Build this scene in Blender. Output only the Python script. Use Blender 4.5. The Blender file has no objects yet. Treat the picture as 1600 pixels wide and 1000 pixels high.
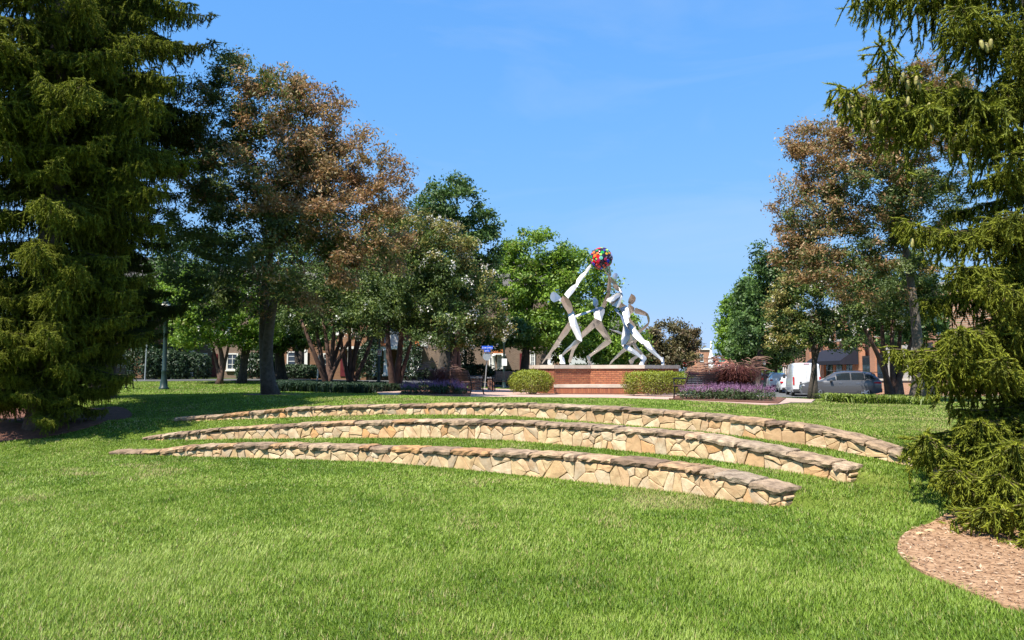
import bpy, math, random
import numpy as np
from mathutils import Vector, Matrix
rnd = random.Random(7)
rng = np.random.default_rng(7)
scene = bpy.context.scene
col = scene.collection
R_ = math.radians

# ------------------------------------------------------------------ camera, sky, sun, exposure
FPX, HOR, EYE = 1155.0, 579.0, 1.6          # focal length in photo pixels, horizon row, eye height
PIT = math.atan((HOR - 500) / FPX)
cam_d = bpy.data.cameras.new('camera')
cam = bpy.data.objects.new('camera', cam_d); col.objects.link(cam)
cam_d.sensor_width = 36.0; cam_d.lens = 36.0 * FPX / 1600.0
cam_d.clip_start = 0.05; cam_d.clip_end = 6000
cam.location = (0, 0, EYE); cam.rotation_euler = (math.pi / 2 + PIT, 0, 0)
scene.camera = cam

SUN_EL, SUN_AZ = 57.0, 41.0                # elevation; degrees left of straight behind the camera
sd = Vector((-math.sin(R_(SUN_AZ)) * math.cos(R_(SUN_EL)), -math.cos(R_(SUN_AZ)) * math.cos(R_(SUN_EL)), math.sin(R_(SUN_EL))))
world = bpy.data.worlds.new('World'); scene.world = world; world.use_nodes = True
wn = world.node_tree.nodes; wl = world.node_tree.links
sky = wn.new('ShaderNodeTexSky'); sky.sky_type = 'NISHITA'; sky.sun_disc = False
sky.sun_elevation = R_(SUN_EL); sky.sun_rotation = math.atan2(sd.x, sd.y)
sky.altitude = 500; sky.air_density = 1.0; sky.dust_density = 0.1; sky.ozone_density = 6.0
bg = wn['Background']; bg.inputs['Strength'].default_value = 0.081
# even tone curve over the whole sky: a clear, deep blue that pales gently to the horizon
sp_ = wn.new('ShaderNodeSeparateColor'); cb_ = wn.new('ShaderNodeCombineColor'); wl.new(sky.outputs[0], sp_.inputs[0])
for ch_, (a_, b_) in enumerate(((1.393, .288), (3.456, .66), (13.5, 1.9))):
    m1_ = wn.new('ShaderNodeMath'); m1_.operation = 'MULTIPLY'; m1_.inputs[1].default_value = a_; wl.new(sp_.outputs[ch_], m1_.inputs[0])
    m2_ = wn.new('ShaderNodeMath'); m2_.operation = 'MULTIPLY_ADD'; m2_.inputs[1].default_value = b_; m2_.inputs[2].default_value = 1.0; wl.new(sp_.outputs[ch_], m2_.inputs[0])
    m3_ = wn.new('ShaderNodeMath'); m3_.operation = 'DIVIDE'; wl.new(m1_.outputs[0], m3_.inputs[0]); wl.new(m2_.outputs[0], m3_.inputs[1]); wl.new(m3_.outputs[0], cb_.inputs[ch_])
# the faintest wisps of high cloud, all round the sky
tc_ = wn.new('ShaderNodeTexCoord'); mp_ = wn.new('ShaderNodeMapping'); mp_.inputs['Scale'].default_value = (1.6, 1.6, 6.0); mp_.inputs['Rotation'].default_value = (0, .35, .4)
nz_ = wn.new('ShaderNodeTexNoise'); nz_.inputs['Scale'].default_value = 1.7; nz_.inputs['Detail'].default_value = 7; nz_.inputs['Roughness'].default_value = .55; nz_.inputs['Distortion'].default_value = .6
mr_ = wn.new('ShaderNodeMapRange'); mr_.inputs['From Min'].default_value = .46; mr_.inputs['From Max'].default_value = .85; mr_.inputs['To Max'].default_value = .30
mx_ = wn.new('ShaderNodeMix'); mx_.data_type = 'RGBA'; mx_.inputs[7].default_value = (4.2, 5.0, 6.0, 1)
wl.new(tc_.outputs['Generated'], mp_.inputs[0]); wl.new(mp_.outputs[0], nz_.inputs['Vector']); wl.new(nz_.outputs['Fac'], mr_.inputs['Value']); wl.new(mr_.outputs[0], mx_.inputs['Factor']); wl.new(cb_.outputs[0], mx_.inputs[6])
wl.new(mx_.outputs[2], bg.inputs[0])

sun_d = bpy.data.lights.new('sun', 'SUN'); sun_d.energy = 4.9; sun_d.angle = R_(0.55); sun_d.color = (1.0, 0.94, 0.83)
sun = bpy.data.objects.new('sun', sun_d); col.objects.link(sun)
sun.rotation_euler = sd.to_track_quat('Z', 'Y').to_euler()
vs = scene.view_settings
vs.view_transform = 'Standard'; vs.look = 'None'; vs.gamma = 1; vs.use_curve_mapping = False; vs.exposure = 1.0

# ------------------------------------------------------------------ pixel -> place helpers
def ray(px, py):
    u = (px - 800) / FPX; v = (500 - py) / FPX
    return np.array([u, math.cos(PIT) - v * math.sin(PIT), math.sin(PIT) + v * math.cos(PIT)])
def W(px, py, Y):
    r = ray(px, py); p = r * (Y / r[1]); return np.array([p[0], p[1], p[2] + EYE])
def oncyl(px, py, c, R):
    r = ray(px, py); d = r[:2]; o = -np.array(c)
    a = d @ d; b = 2 * d @ o; cc = o @ o - R * R
    t = (-b + math.sqrt(b * b - 4 * a * cc)) / (2 * a)
    return r * t + np.array([0, 0, EYE])

# ------------------------------------------------------------------ terrain: a bowl of three curved terraces, lawn, plaza, street
CC = np.array([-8.1, -0.2]); RW = [14.33, 15.63, 16.93]; WT = 0.34
BASE = [[(175,711),(250,712),(300,713.5),(400,716),(500,719),(600,723),(700,731),(800,741),(900,752),(1000,763),(1080,773),(1150,784),(1222,793)],
 [(225,688),(300,687),(400,686),(500,685),(600,684),(700,684),(800,688),(900,697),(1000,707),(1100,717),(1200,732),(1300,750),(1332,757)],
 [(275,658),(400,654),(500,650),(600,648),(700,648),(800,650),(900,658),(1000,667),(1100,675),(1200,688),(1300,702),(1400,723),(1430,730)]]
TOP = [[(172,709),(235,704),(300,696),(400,693),(500,695),(600,698),(700,701),(800,706),(900,711),(1000,720),(1080,730),(1150,744),(1200,757),(1221,763)],
 [(222,685),(300,673),(400,665),(500,660),(600,657),(700,656),(800,658),(900,663),(1000,670),(1100,680),(1200,699),(1280,718),(1323,728)],
 [(272,655),(350,647),(450,637),(550,633),(650,631),(750,630),(850,631),(950,636),(1050,643),(1150,651),(1250,663),(1330,680),(1432,715)]]
def prof(pts, R):
    q = np.array([oncyl(x, y, CC, R) for x, y in pts])
    th = np.arctan2(q[:, 1] - CC[1], q[:, 0] - CC[0]); o = np.argsort(th)
    return th[o], q[o, 2]
WB = [prof(BASE[i], RW[i]) for i in range(3)]; WTOP = [prof(TOP[i], RW[i]) for i in range(3)]
for t_, b_ in zip(WTOP, WB): t_[1][:] = np.maximum(t_[1], np.interp(t_[0], *b_) + .075)
def sm(t): t = np.clip(t, 0, 1); return t * t * (3 - 2 * t)
def zb(i, th): return np.interp(th, *WB[i])
def zt(i, th):
    t = np.interp(th, *WTOP[i]); b = zb(i, th); lo, hi = WTOP[i][0][0], WTOP[i][0][-1]
    f = 1 - sm((np.maximum(lo - th, th - hi)) / 0.05)
    return b + (t - 0.05 - b) * np.clip(f, 0, 1) * (t - 0.05 > b)
CTRL = np.array([(0,20.5,.86),(-4,20.5,.9),(3,20.5,.8),(0,24,.7),(3,28,.68),(-3,28,.7),(6,24,.66),(8,26,.62),(9,33,.35),(12,48,-.3),(16,55,-.4),(25,60,-.4),(22,100,-.5),
 (60,200,-.6),(-12,22,.85),(-11,30,.8),(-18,30,.95),(-15,45,1.05),(-25,50,1.1),(-5,45,.95),(-5,60,1.0),(3,45,.5),(5,60,.1),(12,70,-.4),(-30,25,.9),(-60,60,1.1),(-100,200,1.),(20,20,.5),
 (10,15,.55),(10,22,.55),(14,26,.4),(14,34,.1),(9,9,.4),(16,5,.35),(10,-5,.2),(0,-15,0),(-25,-10,.3),(-30,10,.7),(0,300,-.5),(300,300,-.5),(-300,300,1.),(300,-100,0),(-300,-100,0),(3,80,-.2),(8,120,-.5),
 (0,1500,-1.),(900,1200,-1.),(-900,1200,-1.)], dtype=float)
def zfar(x, y):
    x = np.asarray(x, float); y = np.asarray(y, float)
    d2 = (x[..., None] - CTRL[:, 0]) ** 2 + (y[..., None] - CTRL[:, 1]) ** 2
    w = 1 / (d2 + 4.0) ** 1.7
    return (w * CTRL[:, 2]).sum(-1) / w.sum(-1)
def zg(x, y):
    x = np.asarray(x, float); y = np.asarray(y, float)
    dx = x - CC[0]; dy = y - CC[1]; r = np.hypot(dx, dy); th = np.arctan2(dy, dx)
    b = [zb(i, th) for i in range(3)]; t = [zt(i, th) for i in range(3)]
    z = b[0] * sm((r - 3) / 9)
    for i in range(3):
        k0 = RW[i] + .1; k1 = RW[i] + WT - .04
        f = sm((r - k0) / (k1 - k0)); z = np.where(r > k0, b[i] * (1 - f) + t[i] * f, z)
        if i < 2:
            f = np.clip((r - k1) / (RW[i + 1] - k1), 0, 1); z = np.where(r > k1, t[i] * (1 - f) + b[i + 1] * f, z)
    zf = zfar(x, y); f = sm((r - 17.4) / 3.6)
    z = np.where(r > 17.4, t[2] * (1 - f) + zf * f, z)
    # behind and well beside the bowl the lawn runs into the far ground
    g = sm((np.abs(th - 1.1) - 0.9) / 0.7)
    return z * (1 - g) + zf * g
def zg1(x, y): return float(zg(np.array([x]), np.array([y]))[0])
def G(px, py):                              # where the pixel's ray meets the ground
    r = ray(px, py); lo = 2.0
    ts = np.geomspace(2.5, 400, 3000); P = r[None, :] * ts[:, None]; P[:, 2] += EYE
    below = P[:, 2] < zg(P[:, 0], P[:, 1]); k = int(np.argmax(below)) if below.any() else len(ts) - 1
    return P[k]

# ------------------------------------------------------------------ mesh helpers
class MB:
    def __init__(s): s.v = []; s.f = []; s.m = []; s.cm = 0
    def add(s, vs_, fs_):
        o = len(s.v); s.v += [tuple(map(float, p)) for p in vs_]
        for f in fs_: s.f.append(tuple(i + o for i in f)); s.m.append(s.cm)
        return s
    def box(s, c, d, rz=0.0, bev=0.0):
        cx, cy, cz = c; hx, hy, hz = d[0] / 2, d[1] / 2, d[2] / 2; ca, sa = math.cos(rz), math.sin(rz)
        def T(x, y, z): return (cx + x * ca - y * sa, cy + x * sa + y * ca, cz + z)
        if bev <= 0:
            v = [T(x, y, z) for z in (-hz, hz) for x, y in ((-hx, -hy), (hx, -hy), (hx, hy), (-hx, hy))]
            return s.add(v, [(3, 2, 1, 0), (4, 5, 6, 7), (0, 1, 5, 4), (1, 2, 6, 5), (2, 3, 7, 6), (3, 0, 4, 7)])
        b = min(bev, hx * .9, hy * .9, hz * .9); v = []
        for z, i in ((-hz, b), (-hz + b, 0), (hz - b, 0), (hz, b)):
            v += [T(x, y, z) for x, y in ((-hx + i, -hy + i), (hx - i, -hy + i), (hx - i, hy - i), (-hx + i, hy - i))]
        f = [(3, 2, 1, 0), (12, 13, 14, 15)]
        for k in range(3):
            for j in range(4): f.append((4 * k + j, 4 * k + (j + 1) % 4, 4 * k + 4 + (j + 1) % 4, 4 * k + 4 + j))
        return s.add(v, f)
    def tube(s, pts, rad, n=6, cap=True):
        pts = [Vector(p) for p in pts]; rad = rad if hasattr(rad, '__len__') else [rad] * len(pts); v = []; f = []
        ref = Vector((0.31, 0.17, 0.93))
        for i, p in enumerate(pts):
            t = (pts[min(i + 1, len(pts) - 1)] - pts[max(i - 1, 0)])
            t = t.normalized() if t.length > 1e-9 else Vector((0, 0, 1))
            a = t.cross(ref); a = t.cross(Vector((1, 0, 0))) if a.length < 1e-3 else a
            a.normalize(); b = t.cross(a)
            for k in range(n):
                q = 2 * math.pi * k / n; v.append(p + (a * math.cos(q) + b * math.sin(q)) * rad[i])
        for i in range(len(pts) - 1):
            for k in range(n): f.append((i * n + k, i * n + (k + 1) % n, (i + 1) * n + (k + 1) % n, (i + 1) * n + k))
        if cap: f += [tuple(range(n))[::-1], tuple(range((len(pts) - 1) * n, len(pts) * n))]
        return s.add(v, f)
    def lathe(s, prof_, n=16, c=(0, 0, 0)):
        v = []; f = []
        for r, z in prof_:
            for k in range(n): q = 2 * math.pi * k / n; v.append((c[0] + r * math.cos(q), c[1] + r * math.sin(q), c[2] + z))
        for i in range(len(prof_) - 1):
            for k in range(n): f.append((i * n + k, i * n + (k + 1) % n, (i + 1) * n + (k + 1) % n, (i + 1) * n + k))
        f += [tuple(range(n))[::-1], tuple(range((len(prof_) - 1) * n, len(prof_) * n))]
        return s.add(v, f)
    def prism(s, poly, off):                # planar outline moved by the vector off
        n = len(poly); off = Vector(off); v = [Vector(p) for p in poly] + [Vector(p) + off for p in poly]
        f = [tuple(range(n))[::-1], tuple(range(n, 2 * n))] + [(i, (i + 1) % n, n + (i + 1) % n, n + i) for i in range(n)]
        return s.add(v, f)
    def build(s, name, mat, parent=None, loc=None, smooth=False):
        me = bpy.data.meshes.new(name); me.from_pydata(s.v, [], s.f); me.update()
        mats = mat if isinstance(mat, (list, tuple)) else [mat]
        for m in mats: me.materials.append(m)
        if len(mats) > 1: me.polygons.foreach_set('material_index', s.m)
        if smooth: me.polygons.foreach_set('use_smooth', [True] * len(s.f))
        return link(name, me, parent, loc)
def link(name, me, parent=None, loc=None):
    o = bpy.data.objects.new(name, me); col.objects.link(o)
    if parent is not None: o.parent = parent
    if loc is not None: o.location = loc
    return o
def npmesh(name, V, k, mat, attrs=None, parent=None, loc=None, faces=None):
    """V: (n*k,3) vertices, every k of them a face (or an explicit face array)."""
    V = np.ascontiguousarray(V, dtype=np.float32); me = bpy.data.meshes.new(name)
    F = np.arange(len(V)) if faces is None else np.asarray(faces).ravel(); nf = len(F) // k
    me.vertices.add(len(V)); me.vertices.foreach_set('co', V.ravel())
    me.loops.add(len(F)); me.loops.foreach_set('vertex_index', F.astype(np.int32))
    me.polygons.add(nf); me.polygons.foreach_set('loop_start', np.arange(0, nf * k, k, dtype=np.int32))
    me.update(calc_edges=True)
    for a, val in (attrs or {}).items():
        at = me.attributes.new(a, 'FLOAT', 'FACE'); at.data.foreach_set('value', np.asarray(val, np.float32))
    for m in (mat if isinstance(mat, (list, tuple)) else [mat]): me.materials.append(m)
    return link(name, me, parent, loc)
def thing(name, label, cat, loc=(0, 0, 0), rz=0.0, group=None):
    o = bpy.data.objects.new(name, None); col.objects.link(o); o.location = tuple(map(float, loc)); o.rotation_euler = (0, 0, rz)
    o.empty_display_size = .2; return tag(o, label, cat, group)
def tag(o, label=None, cat=None, group=None, kind=None):
    for k, v in (('label', label), ('category', cat), ('group', group), ('kind', kind)):
        if v: o[k] = v
    return o
def copy_tree(o, parent=None):
    c = o.copy(); col.objects.link(c)
    if parent is not None: c.parent = parent
    for ch in list(o.children): copy_tree(ch, c)
    return c

def vnoise(x, y, s, seed=0):                # smooth value noise 0..1
    x = np.asarray(x) / s; y = np.asarray(y) / s; xi = np.floor(x).astype(int); yi = np.floor(y).astype(int)
    def h(a, b):
        n = (a * 374761393 + b * 668265263 + seed * 974634777) & 0x7fffffff
        n = ((n ^ (n >> 13)) * 1274126177) & 0x7fffffff; return ((n ^ (n >> 16)) & 0xffff) / 65535.
    fx = sm(x - xi); fy = sm(y - yi)
    return (h(xi, yi) * (1 - fx) + h(xi + 1, yi) * fx) * (1 - fy) + (h(xi, yi + 1) * (1 - fx) + h(xi + 1, yi + 1) * fx) * fy

# ------------------------------------------------------------------ materials
def nt(name):
    m = bpy.data.materials.new(name); m.use_nodes = True; t = m.node_tree; b = t.nodes['Principled BSDF']; return m, t.nodes, t.links, b
def c4(c): return (c[0], c[1], c[2], 1)
def mat(name, c, rough=.7, metal=0., c2=None, scale=8., bump=0., spec=.5, detail=4, rand=False, bscale=None):
    m, N, L, b = nt(name); b.inputs['Base Color'].default_value = c4(c); b.inputs['Roughness'].default_value = rough
    b.inputs['Metallic'].default_value = metal; b.inputs['Specular IOR Level'].default_value = spec
    if c2 is not None or bump:
        tc = N.new('ShaderNodeTexCoord'); n = N.new('ShaderNodeTexNoise'); n.inputs['Scale'].default_value = scale; n.inputs['Detail'].default_value = detail
        L.new(tc.outputs['Object'], n.inputs['Vector'])
        if c2 is not None:
            r = N.new('ShaderNodeValToRGB'); r.color_ramp.elements[0].position = .32; r.color_ramp.elements[1].position = .68
            r.color_ramp.elements[0].color = c4(c); r.color_ramp.elements[1].color = c4(c2)
            L.new(n.outputs['Fac'], r.inputs['Fac']); L.new(r.outputs['Color'], b.inputs['Base Color'])
        if bump:
            n2 = n
            if bscale:
                n2 = N.new('ShaderNodeTexNoise'); n2.inputs['Scale'].default_value = bscale; n2.inputs['Detail'].default_value = 6; L.new(tc.outputs['Object'], n2.inputs['Vector'])
            bp = N.new('ShaderNodeBump'); bp.inputs['Strength'].default_value = bump; bp.inputs['Distance'].default_value = .02
            L.new(n2.outputs['Fac'], bp.inputs['Height']); L.new(bp.outputs['Normal'], b.inputs['Normal'])
    return m
def ramp(N, stops):
    r = N.new('ShaderNodeValToRGB'); e = r.color_ramp.elements
    while len(e) < len(stops): e.new(.5)
    for i, (p, c) in enumerate(stops): e[i].position = p; e[i].color = c4(c)
    return r
def leafmat(name, greens, dries=None, trans=.32, rough=.55, gloss=.03):
    """two-sided leaf; 'tint' picks among the leaf colours, 'dry' turns towards the second set"""
    m, N, L, b = nt(name); N.remove(b); out = N['Material Output']
    a = N.new('ShaderNodeAttribute'); a.attribute_name = 'tint'
    r = ramp(N, [(i / (len(greens) - 1), c) for i, c in enumerate(greens)]); L.new(a.outputs['Fac'], r.inputs['Fac']); colr = r.outputs['Color']
    if dries:
        a2 = N.new('ShaderNodeAttribute'); a2.attribute_name = 'dry'
        r2 = ramp(N, [(i / (len(dries) - 1), c) for i, c in enumerate(dries)]); L.new(a.outputs['Fac'], r2.inputs['Fac'])
        mx = N.new('ShaderNodeMix'); mx.data_type = 'RGBA'; L.new(a2.outputs['Fac'], mx.inputs['Factor'])
        L.new(colr, mx.inputs[6]); L.new(r2.outputs['Color'], mx.inputs[7]); colr = mx.outputs[2]
    d = N.new('ShaderNodeBsdfDiffuse'); t = N.new('ShaderNodeBsdfTranslucent'); g = N.new('ShaderNodeBsdfGlossy'); g.inputs['Roughness'].default_value = rough
    L.new(colr, d.inputs['Color']); L.new(colr, t.inputs['Color']); g.inputs['Color'].default_value = (1, 1, 1, 1)
    m1 = N.new('ShaderNodeMixShader'); m1.inputs[0].default_value = trans; L.new(d.outputs[0], m1.inputs[1]); L.new(t.outputs[0], m1.inputs[2])
    m2 = N.new('ShaderNodeMixShader'); m2.inputs[0].default_value = gloss; L.new(m1.outputs[0], m2.inputs[1]); L.new(g.outputs[0], m2.inputs[2])
    L.new(m2.outputs[0], out.inputs['Surface']); return m
def stonemat(name, stops, dark, nscale=6., bump=.6):
    """every stone its own tint (Object Info random), with mottling and relief"""
    m, N, L, b = nt(name); oi = N.new('ShaderNodeObjectInfo'); r = ramp(N, stops); r.color_ramp.interpolation = 'LINEAR'
    L.new(oi.outputs['Random'], r.inputs['Fac'])
    tc = N.new('ShaderNodeTexCoord'); add = N.new('ShaderNodeVectorMath'); sc = N.new('ShaderNodeVectorMath'); sc.operation = 'SCALE'
    sc.inputs[0].default_value = (31, 17, 23); L.new(oi.outputs['Random'], sc.inputs['Scale']); L.new(tc.outputs['Object'], add.inputs[0]); L.new(sc.outputs[0], add.inputs[1])
    n = N.new('ShaderNodeTexNoise'); n.inputs['Scale'].default_value = nscale; n.inputs['Detail'].default_value = 7; n.inputs['Roughness'].default_value = .65; L.new(add.outputs[0], n.inputs['Vector'])
    mr = N.new('ShaderNodeMapRange'); mr.inputs['From Min'].default_value = .38; mr.inputs['From Max'].default_value = .72; L.new(n.outputs['Fac'], mr.inputs['Value'])
    mx = N.new('ShaderNodeMix'); mx.data_type = 'RGBA'; mx.inputs[7].default_value = c4(dark); L.new(mr.outputs[0], mx.inputs['Factor']); L.new(r.outputs['Color'], mx.inputs[6])
    L.new(mx.outputs[2], b.inputs['Base Color']); b.inputs['Roughness'].default_value = .85; b.inputs['Specular IOR Level'].default_value = .25
    bp = N.new('ShaderNodeBump'); bp.inputs['Strength'].default_value = bump; bp.inputs['Distance'].default_value = .03; L.new(n.outputs['Fac'], bp.inputs['Height']); L.new(bp.outputs['Normal'], b.inputs['Normal'])
    return m
def brickmat(name, c1, c2, mortar, sx=1.0, vertical=True, bw=.21, rh=.075, ms=.01):
    m, N, L, b = nt(name); tc = N.new('ShaderNodeTexCoord'); mp = N.new('ShaderNodeMapping'); L.new(tc.outputs['Object'], mp.inputs['Vector'])
    if vertical: mp.inputs['Rotation'].default_value = (R_(90), 0, 0)
    t = N.new('ShaderNodeTexBrick'); t.inputs['Scale'].default_value = 1.0; t.inputs['Brick Width'].default_value = bw * sx; t.inputs['Row Height'].default_value = rh * sx
    t.inputs['Mortar Size'].default_value = ms; t.inputs['Color1'].default_value = c4(c1); t.inputs['Color2'].default_value = c4(c2); t.inputs['Mortar'].default_value = c4(mortar)
    n = N.new('ShaderNodeTexNoise'); n.inputs['Scale'].default_value = .9; n.inputs['Detail'].default_value = 5; L.new(tc.outputs['Object'], n.inputs['Vector'])
    mx = N.new('ShaderNodeMix'); mx.data_type = 'RGBA'; mx.blend_type = 'MULTIPLY'; mx.inputs['Factor'].default_value = .5
    r = ramp(N, [(.3, (.6, .6, .6)), (.7, (1.15, 1.1, 1.05))]); L.new(n.outputs['Fac'], r.inputs['Fac'])
    L.new(mp.outputs[0], t.inputs['Vector']); L.new(t.outputs['Color'], mx.inputs[6]); L.new(r.outputs['Color'], mx.inputs[7]); L.new(mx.outputs[2], b.inputs['Base Color']); b.inputs['Roughness'].default_value = .85
    return m
def glassmat(name, c=(.02, .03, .04), rough=.05):
    return mat(name, c, rough, 0, spec=1.0)

M = {}
M['white'] = mat('white paint', (.78, .78, .76), .5, c2=(.7, .7, .68), scale=3)
M['glass'] = glassmat('window glass'); M['black'] = mat('black iron', (.012, .012, .014), .45, .3, bump=.1, scale=60)
M['green_iron'] = mat('green painted iron', (.016, .036, .032), .4, c2=(.011, .027, .025), scale=12, bump=.08)
M['steel'] = mat('brushed steel', (.52, .50, .48), .4, 1., c2=(.42, .405, .39), scale=5, bump=.05, bscale=30)
M['galv'] = mat('galvanised steel', (.5, .52, .52), .45, .7, c2=(.42, .44, .45), scale=20)
M['bark'] = mat('grey bark', (.075, .058, .046), .95, c2=(.14, .115, .095), scale=9, bump=.9, bscale=22)
M['bark_red'] = mat('reddish crape bark', (.05, .026, .019), .8, c2=(.12, .062, .042), scale=5, bump=.5, bscale=14)  # crape bark darkened: tree shade on the stems is painted into it
M['bark_dark'] = mat('dark bark', (.035, .028, .023), .95, c2=(.07, .056, .045), scale=9, bump=.8, bscale=22)
M['bark_spruce'] = mat('spruce bark', (.055, .042, .034), .95, c2=(.11, .08, .065), scale=10, bump=.9, bscale=25)
M['lime'] = mat('limestone coping', (.42, .345, .28), .8, c2=(.54, .46, .39), scale=4, bump=.25, bscale=40)
M['mortar'] = mat('wall mortar', (.30, .215, .13), .95, c2=(.44, .33, .21), scale=18, bump=.6)
M['bmortar'] = mat('brick mortar', (.46, .36, .29), .95, c2=(.38, .3, .24), scale=12)
M['asphalt'] = mat('asphalt', (.075, .077, .08), .9, c2=(.11, .112, .115), scale=3, bump=.2, bscale=60)
M['line'] = mat('road paint', (.72, .72, .70), .7)
M['kerb'] = mat('concrete kerb', (.42, .40, .37), .85, c2=(.5, .48, .45), scale=4)
M['wood'] = mat('bench wood', (.075, .035, .025), .6, c2=(.12, .058, .04), scale=20)
M['wood_grey'] = mat('weathered bench wood', (.16, .115, .09), .7, c2=(.24, .18, .14), scale=20)

# ------------------------------------------------------------------ ground sheet, to the horizon
def ground_material():
    m, N, L, b = nt('lawn ground'); tc = N.new('ShaderNodeTexCoord')
    n1 = N.new('ShaderNodeTexNoise'); n1.inputs['Scale'].default_value = .35; n1.inputs['Detail'].default_value = 6; L.new(tc.outputs['Object'], n1.inputs['Vector'])
    n2 = N.new('ShaderNodeTexNoise'); n2.inputs['Scale'].default_value = 9.; n2.inputs['Detail'].default_value = 8; L.new(tc.outputs['Object'], n2.inputs['Vector'])
    r1 = ramp(N, [(.3, (.065, .105, .014)), (.55, (.10, .145, .022)), (.75, (.16, .17, .045))]); L.new(n1.outputs['Fac'], r1.inputs['Fac'])
    r2 = ramp(N, [(.3, (.45, .5, .4)), (.7, (1.2, 1.15, 1.1))]); L.new(n2.outputs['Fac'], r2.inputs['Fac'])
    mx = N.new('ShaderNodeMix'); mx.data_type = 'RGBA'; mx.blend_type = 'MULTIPLY'; mx.inputs['Factor'].default_value = .8
    L.new(r1.outputs['Color'], mx.inputs[6]); L.new(r2.outputs['Color'], mx.inputs[7]); L.new(mx.outputs[2], b.inputs['Base Color']); b.inputs['Roughness'].default_value = .95; b.inputs['Specular IOR Level'].default_value = .1
    bp = N.new('ShaderNodeBump'); bp.inputs['Strength'].default_value = .7; bp.inputs['Distance'].default_value = .05; L.new(n2.outputs['Fac'], bp.inputs['Height']); L.new(bp.outputs['Normal'], b.inputs['Normal'])
    return m
def make_ground():
    rs = [0.5, 3, 5, 7, 9, 10.5, 12, 13, 13.7, 14.2]
    for i in range(3): rs += [RW[i] + .02, RW[i] + .1, RW[i] + .16, RW[i] + .23, RW[i] + WT - .04, RW[i] + WT + .05, RW[i] + .8]
    rs += list(np.arange(17.9, 30, .6)) + list(np.arange(30, 70, 2.0)) + list(np.geomspace(70, 2500, 26))
    rs = np.array(sorted(rs)); nt_ = 420
    # finer steps in the direction of the terraces
    th = np.concatenate([np.linspace(.3, 1.75, 260, endpoint=False), np.linspace(1.75, 2 * math.pi + .3, 90, endpoint=False)])
    A, B = np.meshgrid(rs, th, indexing='ij'); X = CC[0] + A * np.cos(B); Y = CC[1] + A * np.sin(B); Z = zg(X, Y)
    V = np.stack([X, Y, Z], -1).reshape(-1, 3); n = len(th); q = []
    I, J = np.meshgrid(np.arange(len(rs) - 1), np.arange(n), indexing='ij'); J2 = (J + 1) % n
    F = np.stack([I * n + J, (I + 1) * n + J, (I + 1) * n + J2, I * n + J2], -1).reshape(-1, 4)
    o = npmesh('lawn', V, 4, ground_material(), faces=F); tag(o, kind='structure')
    o.data.polygons.foreach_set('use_smooth', [True] * len(F))
make_ground()

def inside(poly, x, y):
    x = np.asarray(x); y = np.asarray(y); c = np.zeros(x.shape, bool); n = len(poly)
    for i in range(n):
        x1, y1 = poly[i]; x2, y2 = poly[(i + 1) % n]
        if y1 == y2: continue
        c ^= ((y1 > y) != (y2 > y)) & (x < (x2 - x1) * (y - y1) / (y2 - y1) + x1)
    return c
def smooth_poly(pts, it=2):
    for _ in range(it):
        q = []
        for i in range(len(pts)):
            a = np.array(pts[i]); b = np.array(pts[(i + 1) % len(pts)]); q += [tuple(a * .75 + b * .25), tuple(a * .25 + b * .75)]
        pts = q
    return pts
def sheet(name, poly, off, m, step=.5, kind='structure', edge=True, zf=None):
    """a draped sheet over an outline: grid triangulated inside, with its rim dropped to the ground"""
    import mathutils.geometry as mg
    xs = [p[0] for p in poly]; ys = [p[1] for p in poly]
    rim = []
    for i in range(len(poly)):
        a = np.array(poly[i]); b = np.array(poly[(i + 1) % len(poly)]); k = max(1, int(np.hypot(*(b - a)) / step))
        rim += [tuple(a + (b - a) * j / k) for j in range(k)]
    gx, gy = np.meshgrid(np.arange(min(xs), max(xs), step), np.arange(min(ys), max(ys), step)); ok = inside(poly, gx, gy)
    inn = list(zip(gx[ok], gy[ok])); nr = len(rim)
    pts = [Vector((float(a), float(b))) for a, b in rim + inn]
    res = mg.delaunay_2d_cdt(pts, [(i, (i + 1) % nr) for i in range(nr)], [], 1, 1e-4)
    vx = np.array([tuple(p) for p in res[0]]); zz = (zf(vx[:, 0], vx[:, 1]) if zf else zg(vx[:, 0], vx[:, 1])) + off
    mb = MB(); mb.add(np.c_[vx, zz], [tuple(f) if (vx[f[1]][0]-vx[f[0]][0])*(vx[f[2]][1]-vx[f[0]][1])-(vx[f[1]][1]-vx[f[0]][1])*(vx[f[2]][0]-vx[f[0]][0]) > 0 else tuple(f)[::-1] for f in res[2]])
    if edge:
        ra = np.array(rim); z0 = zf(ra[:, 0], ra[:, 1]) if zf else zg(ra[:, 0], ra[:, 1])
        mb.add([(x, y, z + off) for (x, y), z in zip(rim, z0)] + [(x, y, z - .15) for (x, y), z in zip(rim, z0)], [(i, (i + 1) % nr, nr + (i + 1) % nr, nr + i) for i in range(nr)])
    return tag(mb.build(name, m), kind=kind)

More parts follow.
